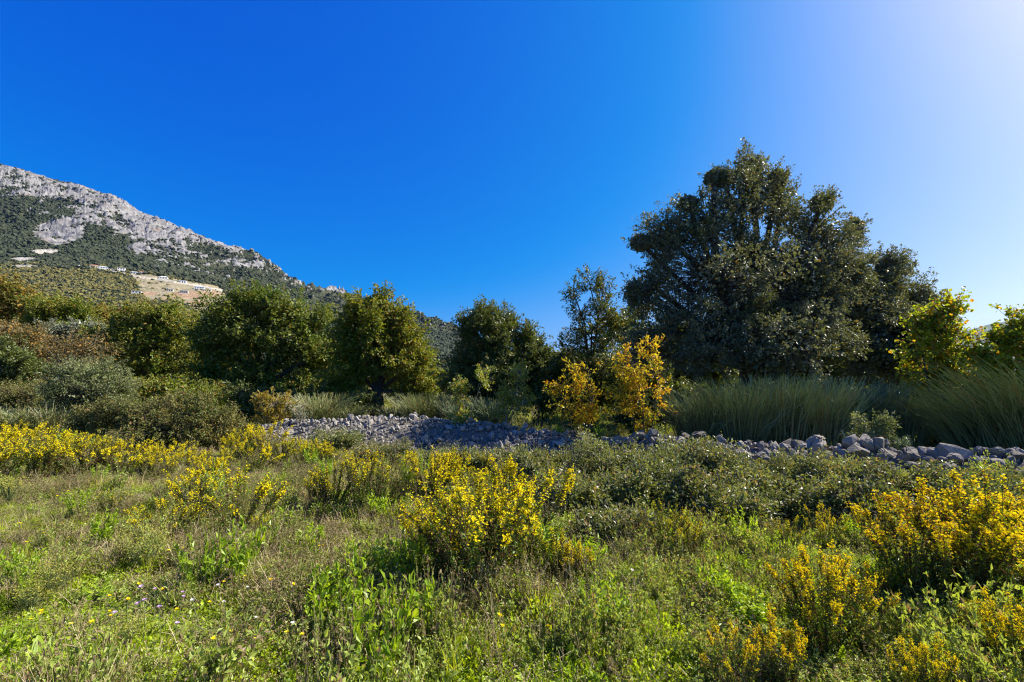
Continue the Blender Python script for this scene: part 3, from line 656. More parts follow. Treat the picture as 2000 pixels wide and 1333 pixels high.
make_tree('understory_shrub', 'green undergrowth below the dense oak', 'shrub', base_at(330, 18),
    [L_(*q, 18) for q in [(280, 770, 50, 30), (340, 765, 44, 34), (400, 780, 50, 34), (310, 800, 70, 30)]], M['oak'], 380, 26, .10, .3, 128, .5, .08, inner_fill=1.2, stems=4, part='foliage', wood='stems')
make_tree('understory_shrub', 'very dark undergrowth below the broad spreading oak', 'shrub', base_at(490, 19),
    [L_(*q, 19) for q in [(460, 785, 54, 30), (530, 785, 50, 26), (500, 800, 60, 24), (600, 790, 50, 24), (690, 790, 50, 24), (430, 800, 40, 30)]], M['dark'], 420, 26, .11, .3, 129, .5, .08, inner_fill=2, stems=4, part='foliage', wood='stems')
# bramble mound in front
Y = 11.6
make_tree('bramble_mound', 'wide brownish green bramble mound behind the yellow flowers', 'shrub', base_at(330, Y),
    [L_(*q, Y, dd) for *q, dd in [(205, 815, 44, 30, .3), (265, 812, 54, 36, .2), (335, 815, 60, 42, 0), (400, 818, 54, 42, -.1), (445, 838, 36, 36, -.2), (300, 845, 100, 30, -.4), (400, 850, 70, 26, -.5), (490, 850, 22, 22, 0), (170, 830, 24, 22, .3)]],
    M['bramble'], 1500, 26, .05, .17, 131, .55, .03, inner_fill=1.5, stems=6, part='foliage', wood='stems', twig_r=.004)
# saplings on the stone bank
def sapling(label, base, lobes, Y, mat, n, per, seed, leafL=.075, name='autumn_sapling', cat='sapling', cr=.17):
    return make_tree(name, label, cat, base, [L_(*q, Y) for q in lobes], M[mat], n, per, leafL, cr, seed, .42, .022, 'barkpale' if mat != 'pistacia' else 'bark', inner_fill=0, stems=5, part='foliage', wood='stems', twig_r=.004)
def bank_base(px, Y, z): a, _ = ray(px, 800); return np.array((a * Y, Y, z))
sapling('tall golden yellow sapling on the stone bank beside the broom', bank_base(1240, 10.4, .4), [(1275, 690, 18, 30), (1240, 715, 34, 36), (1285, 735, 20, 40), (1225, 765, 34, 38), (1262, 775, 36, 40), (1285, 790, 16, 26), (1230, 815, 30, 26), (1265, 830, 20, 20)], 10.4, 'pistacia', 165, 22, 141)
sapling('shorter golden sapling with green lower leaves on the stone bank', bank_base(1125, 10.6, .4), [(1125, 725, 12, 20), (1152, 730, 12, 22), (1100, 750, 22, 26), (1095, 785, 26, 30), (1140, 775, 32, 34), (1160, 800, 28, 26), (1120, 820, 30, 22)], 10.6, 'pistacia', 115, 20, 142)
sapling('young green sapling with bare pale stem on the shaded bank', bank_base(995, 12.5, .45), [(1012, 735, 14, 24), (985, 770, 14, 26), (1020, 785, 22, 26), (985, 805, 16, 20), (1005, 770, 24, 20)], 12.5, 'sapgreen', 110, 20, 143, .08)
sapling('small green sapling below the round evergreen', bank_base(900, 14, .1), [(945, 735, 12, 26), (900, 750, 14, 18), (905, 775, 20, 20), (910, 820, 14, 20)], 14, 'sapgreen', 90, 20, 144, .085)
sapling('little russet and yellow autumn shrub under the spreading oak', base_at(535, 16), [(510, 790, 14, 20), (535, 785, 18, 22), (560, 795, 16, 22), (530, 815, 26, 18)], 16, 'autumn', 120, 18, 145, .09, 'autumn_shrub', 'shrub')
sapling('thin pale sapling standing on the end of the stone bank', bank_base(590, 13.6, .4), [(590, 790, 7, 16), (583, 812, 8, 10), (596, 812, 8, 10)], 13.6, 'olive', 26, 10, 146, .06, 'pale_sapling')
sapling('small leafy sprout on the crest of the shaded stone bank', bank_base(900, 12, .55), [(890, 815, 9, 8), (908, 822, 9, 8), (900, 832, 8, 8)], 12, 'sapgreen', 22, 14, 147, .08, 'leafy_sprout', 'plant', .12)
sapling('bright small leaved shrub growing out of the rubble wall', bank_base(1700, 9.0, .25), [(1690, 825, 18, 16), (1715, 830, 18, 18), (1700, 850, 26, 16), (1725, 860, 18, 14)], 9.0, 'palegreen', 130, 24, 148, .05, 'wall_shrub', 'shrub', .13)
# yellow-green leafy trees at the right
make_tree('vine_tree', 'sunlit yellow green broad leaved tree at the foot of the smaller evergreen', 'tree', base_at(1815, 11),
    [L_(*q, 11) for q in [(1866, 600, 24, 13), (1842, 618, 30, 20), (1825, 648, 38, 30), (1870, 645, 22, 20), (1895, 735, 34, 30), (1930, 765, 40, 34), (1795, 655, 24, 30), (1840, 680, 34, 28), (1790, 705, 32, 30), (1850, 725, 40, 26), (1868, 690, 16, 16), (1805, 755, 36, 30), (1850, 775, 36, 26), (1790, 800, 34, 30), (1830, 830, 40, 30)]],
    M['maple'], 430, 24, .085, .27, 151, .85, .05, inner_fill=0, stems=4, wood='stems', twig_r=.004)
make_tree('vine_tree', 'yellow green vine tangle above the leaning broom', 'tree', base_at(1990, 10.4),
    [L_(*q, 10.4) for q in [(1950, 655, 22, 16), (1985, 635, 28, 24), (1965, 675, 34, 22), (1935, 715, 34, 26), (1908, 690, 24, 20), (1996, 680, 26, 28), (2035, 635, 34, 40), (1950, 700, 20, 14), (2010, 720, 44, 40), (2080, 680, 50, 60), (2000, 770, 60, 40)]],
    M['maple'], 420, 24, .08, .27, 152, .85, .05, inner_fill=.6, stems=4, wood='stems', twig_r=.004)

make_tree('dark_shrub', 'dark leafy shrub behind the leaning broom', 'shrub', base_at(1940, 10.8),
    [L_(*q, 10.8) for q in [(1890, 790, 40, 40), (1940, 770, 46, 46), (1990, 780, 46, 50), (1920, 840, 60, 34), (2040, 790, 60, 60), (1990, 840, 60, 40)]], M['dark'], 420, 28, .07, .22, 153, .5, .05, inner_fill=1.2, stems=4, part='foliage', wood='stems')

# far belt of trees closing the gaps behind
def belt(px, Y, ht, label, mat, seed):
    b = base_at(px, Y); rng = np.random.default_rng(seed); w = ht * .42
    lob = [((b[0] + rng.normal(0, w * .5), b[1] + rng.normal(0, w * .3), ht * z), (w * .75, w * .75, ht * .2)) for z in (.3, .45, .55, .68, .8, .4, .6)]
    make_tree('background_tree', label, 'tree', b, lob, M[mat], 300, 15, .30, .6, seed, .65, .2, group='trees of the far hedge behind the thickets', inner_fill=.9)
for i, (px, Y, ht, mat) in enumerate([(-120, 42, 8.5, 'oak'), (250, 40, 6.5, 'oak'), (430, 44, 6.5, 'oakyellow'), (650, 40, 5.5, 'oak'), (780, 46, 5, 'dark'), (860, 48, 3.6, 'oak'), (1060, 36, 4.2, 'dark'), (1150, 34, 4.0, 'dark'), (1300, 28, 6, 'dark'), (1360, 22, 4.2, 'dark'), (1450, 26, 5.5, 'dark'), (1600, 26, 5.5, 'dark'), (1740, 27, 5, 'dark')]):
    belt(px, Y, ht, 'tree of the far hedge seen through gaps behind the nearer trees', mat, 160 + i)

# ------------------------------------------------------------------ broom: sheaves of thin rush-like rods
def broom(label, base, h, spread, n, lean, mat, seed, tips=True):
    rng = np.random.default_rng(seed); t = thing('broom_bush', label, 'shrub', base); n = int(n * .62)
    a = rng.uniform(0, 6.283, n); r = np.sqrt(rng.random(n)) * spread * .45
    P0 = np.stack((np.cos(a) * r, np.sin(a) * r, rng.uniform(-.05, .45, n) * h), -1)
    H = h * (.38 + .67 * rng.random(n) ** .7); o = np.stack((np.cos(a), np.sin(a), np.zeros(n)), -1)
    tilt = rng.uniform(.05, .75, n) * spread / h
    P1 = P0 + np.stack((np.zeros(n), np.zeros(n), (H - P0[:, 2]) * .55), -1) + o * (tilt * H * .25)[:, None]
    P2 = P0 + o * (tilt * H)[:, None]; P2[:, 2] = H; P2[:, :2] += np.asarray(lean)[None] * (H ** 1.4)[:, None] + rng.normal(0, .16, (n, 2)); P1[:, :2] += np.asarray(lean)[None] * (H * .3)[:, None]
    g = Geo(); g.rods(P0, P1, P2, .0085, .004, seg=2)
    # short side rods
    k = n; j = rng.integers(0, n, k); tt = rng.uniform(.35, .8, k)[:, None]
    S = P0[j] * (1 - tt) ** 2 + 2 * P1[j] * tt * (1 - tt) + P2[j] * tt ** 2; dr = norm(P2[j] - P0[j] + rdir(k, rng) * .35 * h); E = S + dr * rng.uniform(.15, .45, k)[:, None]
    g.rods(S, (S + E) / 2 + rng.normal(0, .015, (k, 3)), E, .006, .003, seg=1)
    link('rods', g.mesh('rods', [M[mat]]), t)
    g = Geo(); k = 14; b = rng.uniform(0, 6.28, k); e = np.stack((np.cos(b) * spread * .4, np.sin(b) * spread * .4, np.full(k, h * .45)), -1)
    g.rods(np.zeros((k, 3)) + rng.normal(0, .03, (k, 3)), e * np.array((.4, .4, .5)), e, .014, .006); link('stems', g.mesh('stems', [M['bark']]), t)
    return t
for i, (px, Y, h, sp, n, lean, label) in enumerate([
    (1365, 10.9, 1.45, 1.0, 900, (-.12, 0), 'outermost green broom bush with rods bending to the dark thicket'),
    (1440, 10.6, 1.65, 1.1, 1100, (-.05, 0), 'tall green broom bush behind the rubble wall below the huge oak'),
    (1520, 10.7, 1.75, 1.1, 1100, (0, 0), 'tallest green broom bush behind the two biggest boulders'),
    (1600, 10.6, 1.7, 1.1, 1000, (.03, 0), 'green broom bush next to the bright wall shrub'),
    (1690, 10.9, 1.5, 1.0, 800, (.02, 0), 'shaded broom bush behind the bright wall shrub'),
    (1760, 10.6, 1.4, 1.0, 700, (-.04, 0), 'shaded broom bush at the foot of the yellow green tree'),
    (1900, 9.4, 1.35, 1.1, 420, (-.38, 0), 'leaning broom bush with pale rods over the rubble wall'),
    (1985, 9.0, 1.75, 1.2, 520, (-.42, 0), 'tall leaning broom bush under the vine tangle'),
    (2090, 8.8, 2.1, 1.2, 650, (-.40, 0), 'leaning broom bush farthest along the rubble wall')]):
    broom(label, base_at(px, Y), h, sp, n, lean, 'broom', 200 + i)
for i, (px, Y, h, sp, n, mat, label) in enumerate([
    (625, 17, 1.35, 1.3, 900, 'broomlight', 'sunlit broom bush between the autumn shrub and the oak trunk'),
    (680, 17.5, .85, .9, 450, 'broomlight', 'sunlit broom bush touching the oak trunk'),
    (830, 16.5, 1.25, 1.4, 1100, 'broomlight', 'rounded sunlit broom bush behind the crest of the stone bank'),
    (770, 18, .8, .8, 400, 'broomlight', 'small broom bush at the foot of the skyline oak'),
    (905, 16, .95, 1.0, 600, 'broom', 'dark broom bush below the round evergreen'),
    (960, 15.5, 1.1, 1.2, 700, 'broom', 'dark broom bush behind the bare stemmed sapling'),
    (20, 14, .75, 1.3, 700, 'broomlight', 'low rushy broom bush behind the yellow flowers beside the brown shrub'),
    (95, 14.5, .75, 1.3, 700, 'broomlight', 'low rushy broom bush behind the yellow flowers near the bramble mound'),
    (-60, 14, .8, 1.3, 600, 'broomlight', 'low rushy broom bush at the far end of the yellow flower band')]):
    broom(label, base_at(px, Y), h, sp, n, (0, 0), mat, 220 + i)

# ------------------------------------------------------------------ stone bank and rubble wall
BK = np.array([(470, 14.4, .30, 1.6), (560, 13.9, .42, 1.9), (640, 13.4, .50, 2.1), (720, 13.0, .58, 2.2), (850, 12.4, .55, 2.1), (1000, 11.6, .48, 1.7), (1150, 10.6, .42, 1.3), (1300, 9.8, .40, 1.0), (1450, 9.2, .33, .85), (1600, 8.8, .32, .85), (1750, 8.3, .24, .85), (1900, 7.9, .30, .8), (2050, 7.6, .32, .8), (2300, 7.2, .3, .8), (2600, 6.8, .2, .8)])
bx = np.array([ray(p[0], 850)[0] * p[1] for p in BK]); by = BK[:, 1]
bs = np.concatenate(([0], np.cumsum(np.hypot(np.diff(bx), np.diff(by)))))
def bank(s, q):
    """s along the bank, q across in -1..1 (negative towards the field)"""
    x = np.interp(s, bs, bx); y = np.interp(s, bs, by); h = np.interp(s, bs, BK[:, 2]) + .10; w = np.interp(s, bs, BK[:, 3]) * (.52 + .5 * fbm(np.asarray(s, float) / 1.3, np.sign(q) * 3. + 5, 3, 207))
    e = .3; tx = np.interp(s + e, bs, bx) - np.interp(s - e, bs, bx); ty = np.interp(s + e, bs, by) - np.interp(s - e, bs, by); l = np.hypot(tx, ty) + 1e-6
    X = x - ty / l * q * w; Yy = y + tx / l * q * w
    endf = np.clip(s / 1.2, 0, 1) * np.clip((bs[-1] - s) / 1.2, 0, 1)
    Z = gz(X, Yy) + h * np.clip(1 - np.abs(q) ** 1.25, 0, 1) * endf * (.62 + .76 * fbm(X / 1.1 + 30, Yy / 1.1, 3, 201)) - .05
    return np.stack((X, Yy, Z), -1)
split = float(np.interp(1210, BK[:, 0], bs))
def core(s0, s1):
    S, Q = np.meshgrid(np.linspace(s0, s1, 60), np.linspace(-1.05, 1.05, 25), indexing='ij'); B = bank(S, Q); B[..., 2] -= .05
    return sheet('core', B[..., 0], B[..., 1], B[..., 2], [M['rubblesoil']])
M['rubblesoil'] = plain_mat('stony_soil', (.10, .09, .075), (.17, .155, .135), 3, bump=.8, bscale=12)
def stone_mesh(seed, pts=20, mat='stone'):
    rng = np.random.default_rng(seed); bm = bmesh.new()
    d = rdir(pts, rng) * rng.uniform(.82, 1.08, (pts, 1)) * np.array((.55, .44, .36))
    for p in d: bm.verts.new(p)
    bmesh.ops.convex_hull(bm, input=list(bm.verts)); bm.verts.ensure_lookup_table()
    for v in [v for v in bm.verts if not v.link_faces]: bm.verts.remove(v)
    bmesh.ops.recalc_face_normals(bm, faces=bm.faces[:])
    me = bpy.data.meshes.new('stone'); bm.to_mesh(me); bm.free(); me.materials.append(M[mat]); return me
def boulder_mesh(seed):
    rng = np.random.default_rng(seed); bm = bmesh.new(); pts = rdir(16, rng) * rng.uniform(.85, 1.05, (16, 1)) * np.array((.55, .45, .38))
    for p in pts: bm.verts.new(p)
    bmesh.ops.convex_hull(bm, input=list(bm.verts))
    for v in [v for v in bm.verts if not v.link_faces]: bm.verts.remove(v)
    bmesh.ops.bevel(bm, geom=bm.edges[:], offset=.045, segments=2, affect='EDGES')
    bmesh.ops.triangulate(bm, faces=bm.faces[:]); bmesh.ops.subdivide_edges(bm, edges=[e for e in bm.edges if e.calc_length() > .16], cuts=1); bmesh.ops.triangulate(bm, faces=bm.faces[:])
    off = Vector(rng.uniform(0, 40, 3)); bmesh.ops.recalc_face_normals(bm, faces=bm.faces[:])
    for v in bm.verts: v.co += v.normal * .05 * mnoise.noise(v.co * 5 + off)
    me = bpy.data.meshes.new('stone'); bm.to_mesh(me); bm.free(); me.materials.append(M['stone']); return me
SM = [stone_mesh(i) for i in range(14)]; BM_ = [boulder_mesh(40 + i) for i in range(8)]; PM = [stone_mesh(70 + i, 14, 'pebble') for i in range(10)]
def mverts(me):
    V = np.zeros(len(me.vertices) * 3); me.vertices.foreach_get('co', V); return V.reshape(-1, 3), [tuple(p.vertices) for p in me.polygons]
def loose(parent, name, metas, S, P, size, rng, mat):
    g = Geo(); data = [mverts(m) for m in metas]
    for p, z in zip(P, size):
        V, Fc = data[rng.integers(len(data))]; E = np.array(Euler(rng.uniform(0, 6.28, 3)).to_matrix())
        g.add((V * z * rng.uniform(.8, 1.2, 3)) @ E.T + p, T=Fc)
    o = link(name, g.mesh(name, [M[mat]]), parent); o['kind'] = 'stuff'; return o
# pale stone bank (left)
rng = np.random.default_rng(300)
bankobj = thing('stone_bank', 'long low bank of pale limestone rubble partly in tree shade', 'stone bank', bank(np.array(split * .5), np.array(0.)) * np.array((1, 1, 0)))
org = np.array(bankobj.location)
c = link('core', core(.0, split + .2), bankobj); c.location = -org
n = 5200; S = rng.uniform(0, split + .1, n); q = rng.uniform(-1.0, .8, n); size = np.clip(.06 * np.exp(rng.normal(0, .5, n)), .025, .30) * (1 + .9 * (q > .1) * (S > split * .45) * (rng.random(n) < .3)); B = bank(S, q); B[:, 2] += size * .05
big = np.argsort(-size * (1 + .8 * (q < .1)))[:280]; rest = np.setdiff1d(np.arange(n), big)
for i in big:
    o = link('stone', PM[i % 10], bankobj, B[i] - org + np.array((0, 0, size[i] * .15))); o.rotation_euler = rng.uniform(0, 6.28, 3); o.scale = size[i] * rng.uniform(.85, 1.25, 3)
loose(bankobj, 'loose_rubble', PM, S[rest], B[rest] - org, size[rest], rng, 'pebble')
# rubble wall (right)
wall = thing('rubble_wall', 'tumbled wall of grey boulders and stones below the tall broom', 'stone wall', bank(np.array((split + bs[-1]) / 2), np.array(0.)) * np.array((1, 1, 0)))
org = np.array(wall.location); c = link('core', core(split + .2, bs[-1]), wall); c.location = -org
placed = 0
for i, (px, py, w) in enumerate([(1312, 856, 22), (1340, 853, 20), (1365, 851, 30), (1410, 858, 27), (1330, 872, 24), (1352, 873, 24), (1395, 876, 27), (1425, 892, 34), (1432, 878, 25), (1395, 890, 26), (1460, 868, 22), (1500, 878, 24), (1470, 894, 24), (1555, 867, 34), (1592, 873, 58), (1540, 885, 30), (1515, 890, 22), (1600, 893, 34),
        (1728, 889, 42), (1780, 886, 46), (1768, 898, 34), (1812, 897, 26), (1840, 899, 22), (1865, 896, 36), (1905, 899, 30), (1945, 905, 34), (1940, 886, 36), (1968, 884, 40), (1985, 893, 34), (1740, 917, 32), (1782, 911, 30), (1805, 919, 44), (1738, 932, 34), (1728, 945, 24), (1695, 897, 34), (1650, 892, 34), (1670, 912, 32), (1625, 890, 30), (1850, 915, 34), (1890, 914, 30), (2040, 892, 50), (2090, 900, 40), (2150, 895, 44)]):
    # depth: where the sight line comes down on the bank
    Yb = float(np.interp(px, BK[:, 0], BK[:, 1])) - max(0, (py - 868)) * .012 + .15
    p = at(px, py, Yb); s = w * pxm(Yb) * 1.05
    o = link('stone', BM_[i % 8], wall, p - org); o.rotation_euler = (rng.normal(0, .35), rng.normal(0, .35), rng.uniform(0, 6.28)); o.scale = s * np.array((1, 1, rng.uniform(.8, 1.05)))
n = 1050; S = rng.uniform(split - .2, bs[-1] - .6, n); q = rng.uniform(-1.0, .8, n); size = np.clip(.13 * np.exp(rng.normal(0, .45, n)), .05, .42); B = bank(S, q); B[:, 2] += size * .12
big = np.argsort(-size * (1 + .8 * (q < .2)))[:250]; rest = np.setdiff1d(np.arange(n), big)
for i in big:
    o = link('stone', SM[i % 14], wall, B[i] - org); o.rotation_euler = rng.uniform(0, 6.28, 3); o.scale = size[i] * rng.uniform(.85, 1.2, 3)
loose(wall, 'loose_rubble', SM, S[rest], B[rest] - org, size[rest], rng, 'stone')

# ------------------------------------------------------------------ low bushes in front of the wall
for i, (px, top, Y, wpx, label) in enumerate([
    (1125, 905, 6.2, 62, 'shaded dark low bush between the flowering clumps and the golden saplings'),
    (1190, 856, 6.8, 80, 'rounded grey green low bush below the tall golden sapling'),
    (1290, 858, 6.7, 90, 'grey green low bush in front of the first boulders of the wall'),
    (1385, 884, 6.5, 82, 'low twiggy bush with shaded hollow in front of the wall'),
    (1545, 910, 6.2, 92, 'wide low bush below the biggest boulder'),
    (1640, 920, 6.0, 78, 'dense low bush beside the dark hollow of the wall'),
    (1800, 945, 5.6, 78, 'bright leaved low bramble at the foot of the wall'),
    (1900, 942, 5.6, 82, 'bright leaved low bramble behind the tall yellow flowers'),
    (2010, 935, 5.7, 88, 'bright leaved low bramble farthest along the wall'),
    (1245, 915, 5.8, 75, 'low bush in front of the rounded grey green one'),
    (1470, 935, 5.8, 62, 'small low bush between the twiggy and the wide bush'),
    (1200, 1045, 4.4, 60, 'low dry twiggy bush beside the big central yellow clump'),
    (1690, 980, 5.1, 60, 'low leafy bush before the dark hollow of the wall'),
    (1150, 935, 5.5, 65, 'low shadowy bush in front of the shaded dark one'),
    (1335, 928, 5.6, 80, 'low bush in front of the grey green ones with a dark hollow before it'),
    (1420, 985, 5.0, 55, 'lowest small bush beside the slim yellow spike'),
    (1585, 962, 5.4, 70, 'low bush just behind the orange yellow clump'),
    (655, 864, 10.6, 44, 'small green bush growing over the sunlit foot of the stone bank'),
    (765, 878, 9.6, 56, 'brownish bush hiding the foot of the bank where the shade begins'),
    (865, 886, 8.9, 56, 'bush in tree shade at the foot of the bank behind the bright upright clump'),
    (975, 886, 8.5, 60, 'bush in tree shade at the foot of the bank below the bare stemmed sapling'),
    (1065, 884, 8.0, 56, 'bush in tree shade below the shorter golden sapling')]):
    h = at(px, top - 12, Y)[2] + .02; r0 = wpx * pxm(Y); b = base_at(px, Y); rng = np.random.default_rng(400 + i); lob = []
    for k in range(12):
        a = rng.uniform(0, 6.28); d_ = rng.uniform(.05, 1.0) ** .6; hh = h * rng.uniform(.62, 1.08) * (1 - .3 * d_ * d_)
        lob.append(((b[0] + math.cos(a) * d_ * r0, Y + math.sin(a) * d_ * r0 * .8, b[2] + hh * .62), (r0 * rng.uniform(.2, .38), r0 * rng.uniform(.2, .38), hh * .4)))
    make_tree('low_bush', label, 'bush', b, lob, M['bramble'] if i in (0, 18) else M['lowbush'], 570 if i < 17 else 420, 14, (.041 if i < 6 else .048), .17, 410 + i, .55, .012, 'barkpale', inner_fill=1.2, stems=9, part='foliage', wood='stems', twig_r=.0022)

def spurge(label, base, h, n, seed):
    rng = np.random.default_rng(seed); t = thing('spurge_plant', label, 'plant', base, None); gs = Geo(); gl = Geo()
    for k in range(n):
        a = rng.uniform(0, 6.28); tip = np.array((math.cos(a) * h * .5, math.sin(a) * h * .5, h * rng.uniform(.7, 1))); gs.tube([(0, 0, -.05), tip * np.array((.4, .4, .6)), tip], [.008, .007, .005], 5)
        m = 46; P = tip[None] + np.linspace(-.12, .02, m)[:, None] * norm(tip)[None]; D = norm(rdir(m, rng) + np.array((0, 0, .35))); gl.leaves(P, D, rdir(m, rng) + np.array((0, 0, 1.5)), rng.uniform(.07, .12, m), .012)
    link('stems', gs.mesh('stems', [M['greenstem']]), t); link('leaves', gl.mesh('leaves', [M['euph']]), t)
spurge('blue green spurge with feathery rosettes behind the rubble wall', bank_base(1672, 9.0, .2), .5, 6, 431)
spurge('blue green spurge leaning over the stones beside the bright wall shrub', bank_base(1745, 8.8, .15), .42, 8, 432)

# ------------------------------------------------------------------ yellow flowering clumps
def make_goldenrod(seed, nst, h, spread, dens, flower, leafy=1.0):
    rng = np.random.default_rng(seed); gs, gl, gf = Geo(), Geo(), Geo()
    a = rng.uniform(0, 6.283, nst); tilt = np.sqrt(rng.random(nst)) * spread; H = h * rng.uniform(.66, 1.05, nst) * (1 - .25 * (tilt / spread) ** 2)
    o = np.stack((np.cos(a), np.sin(a), np.zeros(nst)), -1); P0 = o * rng.uniform(.01, .10, (nst, 1)); P0[:, 2] = -.04
    P2 = P0 + o * tilt[:, None]; P2[:, 2] = H; P1 = P0 + o * (tilt * .35)[:, None]; P1[:, 2] = H * .5
    P1[:, :2] += rng.normal(0, .03, (nst, 2))
    gs.rods(P0, P1, P2, .0045, .002, seg=5)
    def cur(i, t): t = t[:, None]; return P0[i] * (1 - t) ** 2 + 2 * P1[i] * t * (1 - t) + P2[i] * t ** 2
    # side branches
    nb = int(nst * 8); bi = rng.integers(0, nst, nb); bt = rng.uniform(.45, .93, nb); S = cur(bi, bt); ax = norm(P2[bi] - P1[bi])
    bd = norm(ax * 1.2 + rdir(nb, rng) * .55 + np.array((0, 0, .35))); bl = (1.05 - bt) * h * rng.uniform(.2, .38, nb) + .03; E = S + bd * bl[:, None]
    gs.rods(S, (S + E) / 2 - np.array((0, 0, .01)), E, .002, .0012, seg=2)
    # leaves on stems and branches
    m = int(nst * 120 * leafy); i = rng.integers(0, nst, m); tt = .06 + .9 * rng.random(m) ** 1.25; P = cur(i, tt)
    D = norm(rdir(m, rng) + norm(P2[i] - P0[i]) * .8); gl.leaves(P, D, rdir(m, rng) + np.array((0, 0, 1.)), rng.uniform(.035, .07, m) * (1.15 - .4 * tt), rng.uniform(.010, .018, m))
    m = int(nb * 8 * leafy); i = rng.integers(0, nb, m); u = rng.random(m)[:, None]; P = S[i] * (1 - u) + E[i] * u
    gl.leaves(P, norm(rdir(m, rng) + bd[i]), rdir(m, rng) + np.array((0, 0, 1.)), rng.uniform(.02, .04, m), rng.uniform(.005, .009, m))
    # flower heads: clustered over the outer half of the branches and the stem tips
    m = int(nb * 8 * dens); w_ = np.clip((bt - .5) * 2.6, .05, 1); i = rng.choice(nb, m, p=w_ / w_.sum()); u = (.55 + .5 * rng.random(m))[:, None]
    P = S[i] * (1 - u) + E[i] * u + rng.normal(0, .012, (m, 3)); N = norm(bd[i] + rdir(m, rng) * .7 + np.array((0, 0, .5)))
    gf.heads(P, N, rng.uniform(.0065, .011, m))
    m = int(nst * 22 * dens); i = rng.integers(0, nst, m); tt = .84 + .18 * rng.random(m); P = cur(i, tt) + rng.normal(0, .014, (m, 3))
    gf.heads(P, norm(rdir(m, rng) * .8 + np.array((0, 0, .8))), rng.uniform(.0065, .011, m))
    return gs.mesh('stems', [M['gstem']]), gl.mesh('leaves', [M['gleaf']]), gf.mesh('flower_heads', [M[flower]])
GR = {'full': [make_goldenrod(500 + i, n_, 1.0, sp_, d_, 'gflower', lf_) for i, (n_, sp_, d_, lf_) in enumerate(((32, .46, 1.1, .8), (22, .36, .9, .7), (38, .55, .8, .9), (18, .50, 1.2, .6), (28, .40, .65, 1.0)))],
      'wide': [make_goldenrod(510 + i, (30, 20, 24)[i], .8, (.62, .75, .5)[i], (.9, 1.1, .6)[i], 'gflower', .7) for i in range(3)],
      'sparse': [make_goldenrod(520 + i, (26, 18, 22)[i], 1.0, (.45, .35, .55)[i], (.4, .5, .25)[i], 'gflower', (1.2, .9, 1.1)[i]) for i in range(3)],
      'aged': [make_goldenrod(530 + i, (28, 20, 24, 16)[i], 1.0, (.40, .5, .34, .55)[i], (1.0, .8, 1.2, .9)[i], 'gaged', (.9, .7, .8, .7)[i]) for i in range(4)]}
gcount = [0]
def goldenrod(px, base_y, top_y, kind, label, group=None, Y=None, wide=1.0):
    p = gp(px, base_y) if Y is None else base_at(px, Y)
    zt = at(px, top_y, p[1])[2] - p[2]; rng = np.random.default_rng(600 + gcount[0]); v = GR[kind][gcount[0] % len(GR[kind])]; gcount[0] += 1
    ref = .8 if kind == 'wide' else 1.0; s = max(.35, zt / ref * 1.12)
    t = thing('yellow_flower_clump', label, 'flowering plant', p, group, rng.uniform(0, 6.28), (s * wide, s * wide, s))
    for nm, me in zip(('stems', 'leaves', 'flower_heads'), v): link(nm, me, t)['kind'] = 'stuff'
BAND = 'yellow flowering clumps of the dense band before the bramble mound'
lb = 'bright yellow flowering clump in the dense band before the bramble mound'
rb = np.random.default_rng(640)
for px, by_, ty in [(-60, 915, 842), (-10, 905, 836), (15, 930, 850), (45, 905, 832), (75, 930, 856), (95, 905, 838), (120, 925, 858), (150, 932, 858), (175, 912, 850), (205, 925, 862), (235, 925, 858), (30, 885, 826), (-30, 940, 860), (140, 890, 842), (270, 905, 868), (300, 915, 868), (335, 905, 862), (365, 918, 872), (325, 930, 884), (285, 930, 884), (390, 905, 874), (455, 905, 852), (480, 895, 838), (520, 895, 826), (550, 905, 852), (500, 915, 866), (585, 905, 858), (615, 910, 862), (440, 925, 876), (645, 905, 872)]:
    goldenrod(px, by_ + 6, ty, ('full', 'full', 'wide', 'sparse')[int(rb.random() * 4)], lb, BAND, wide=1.05)
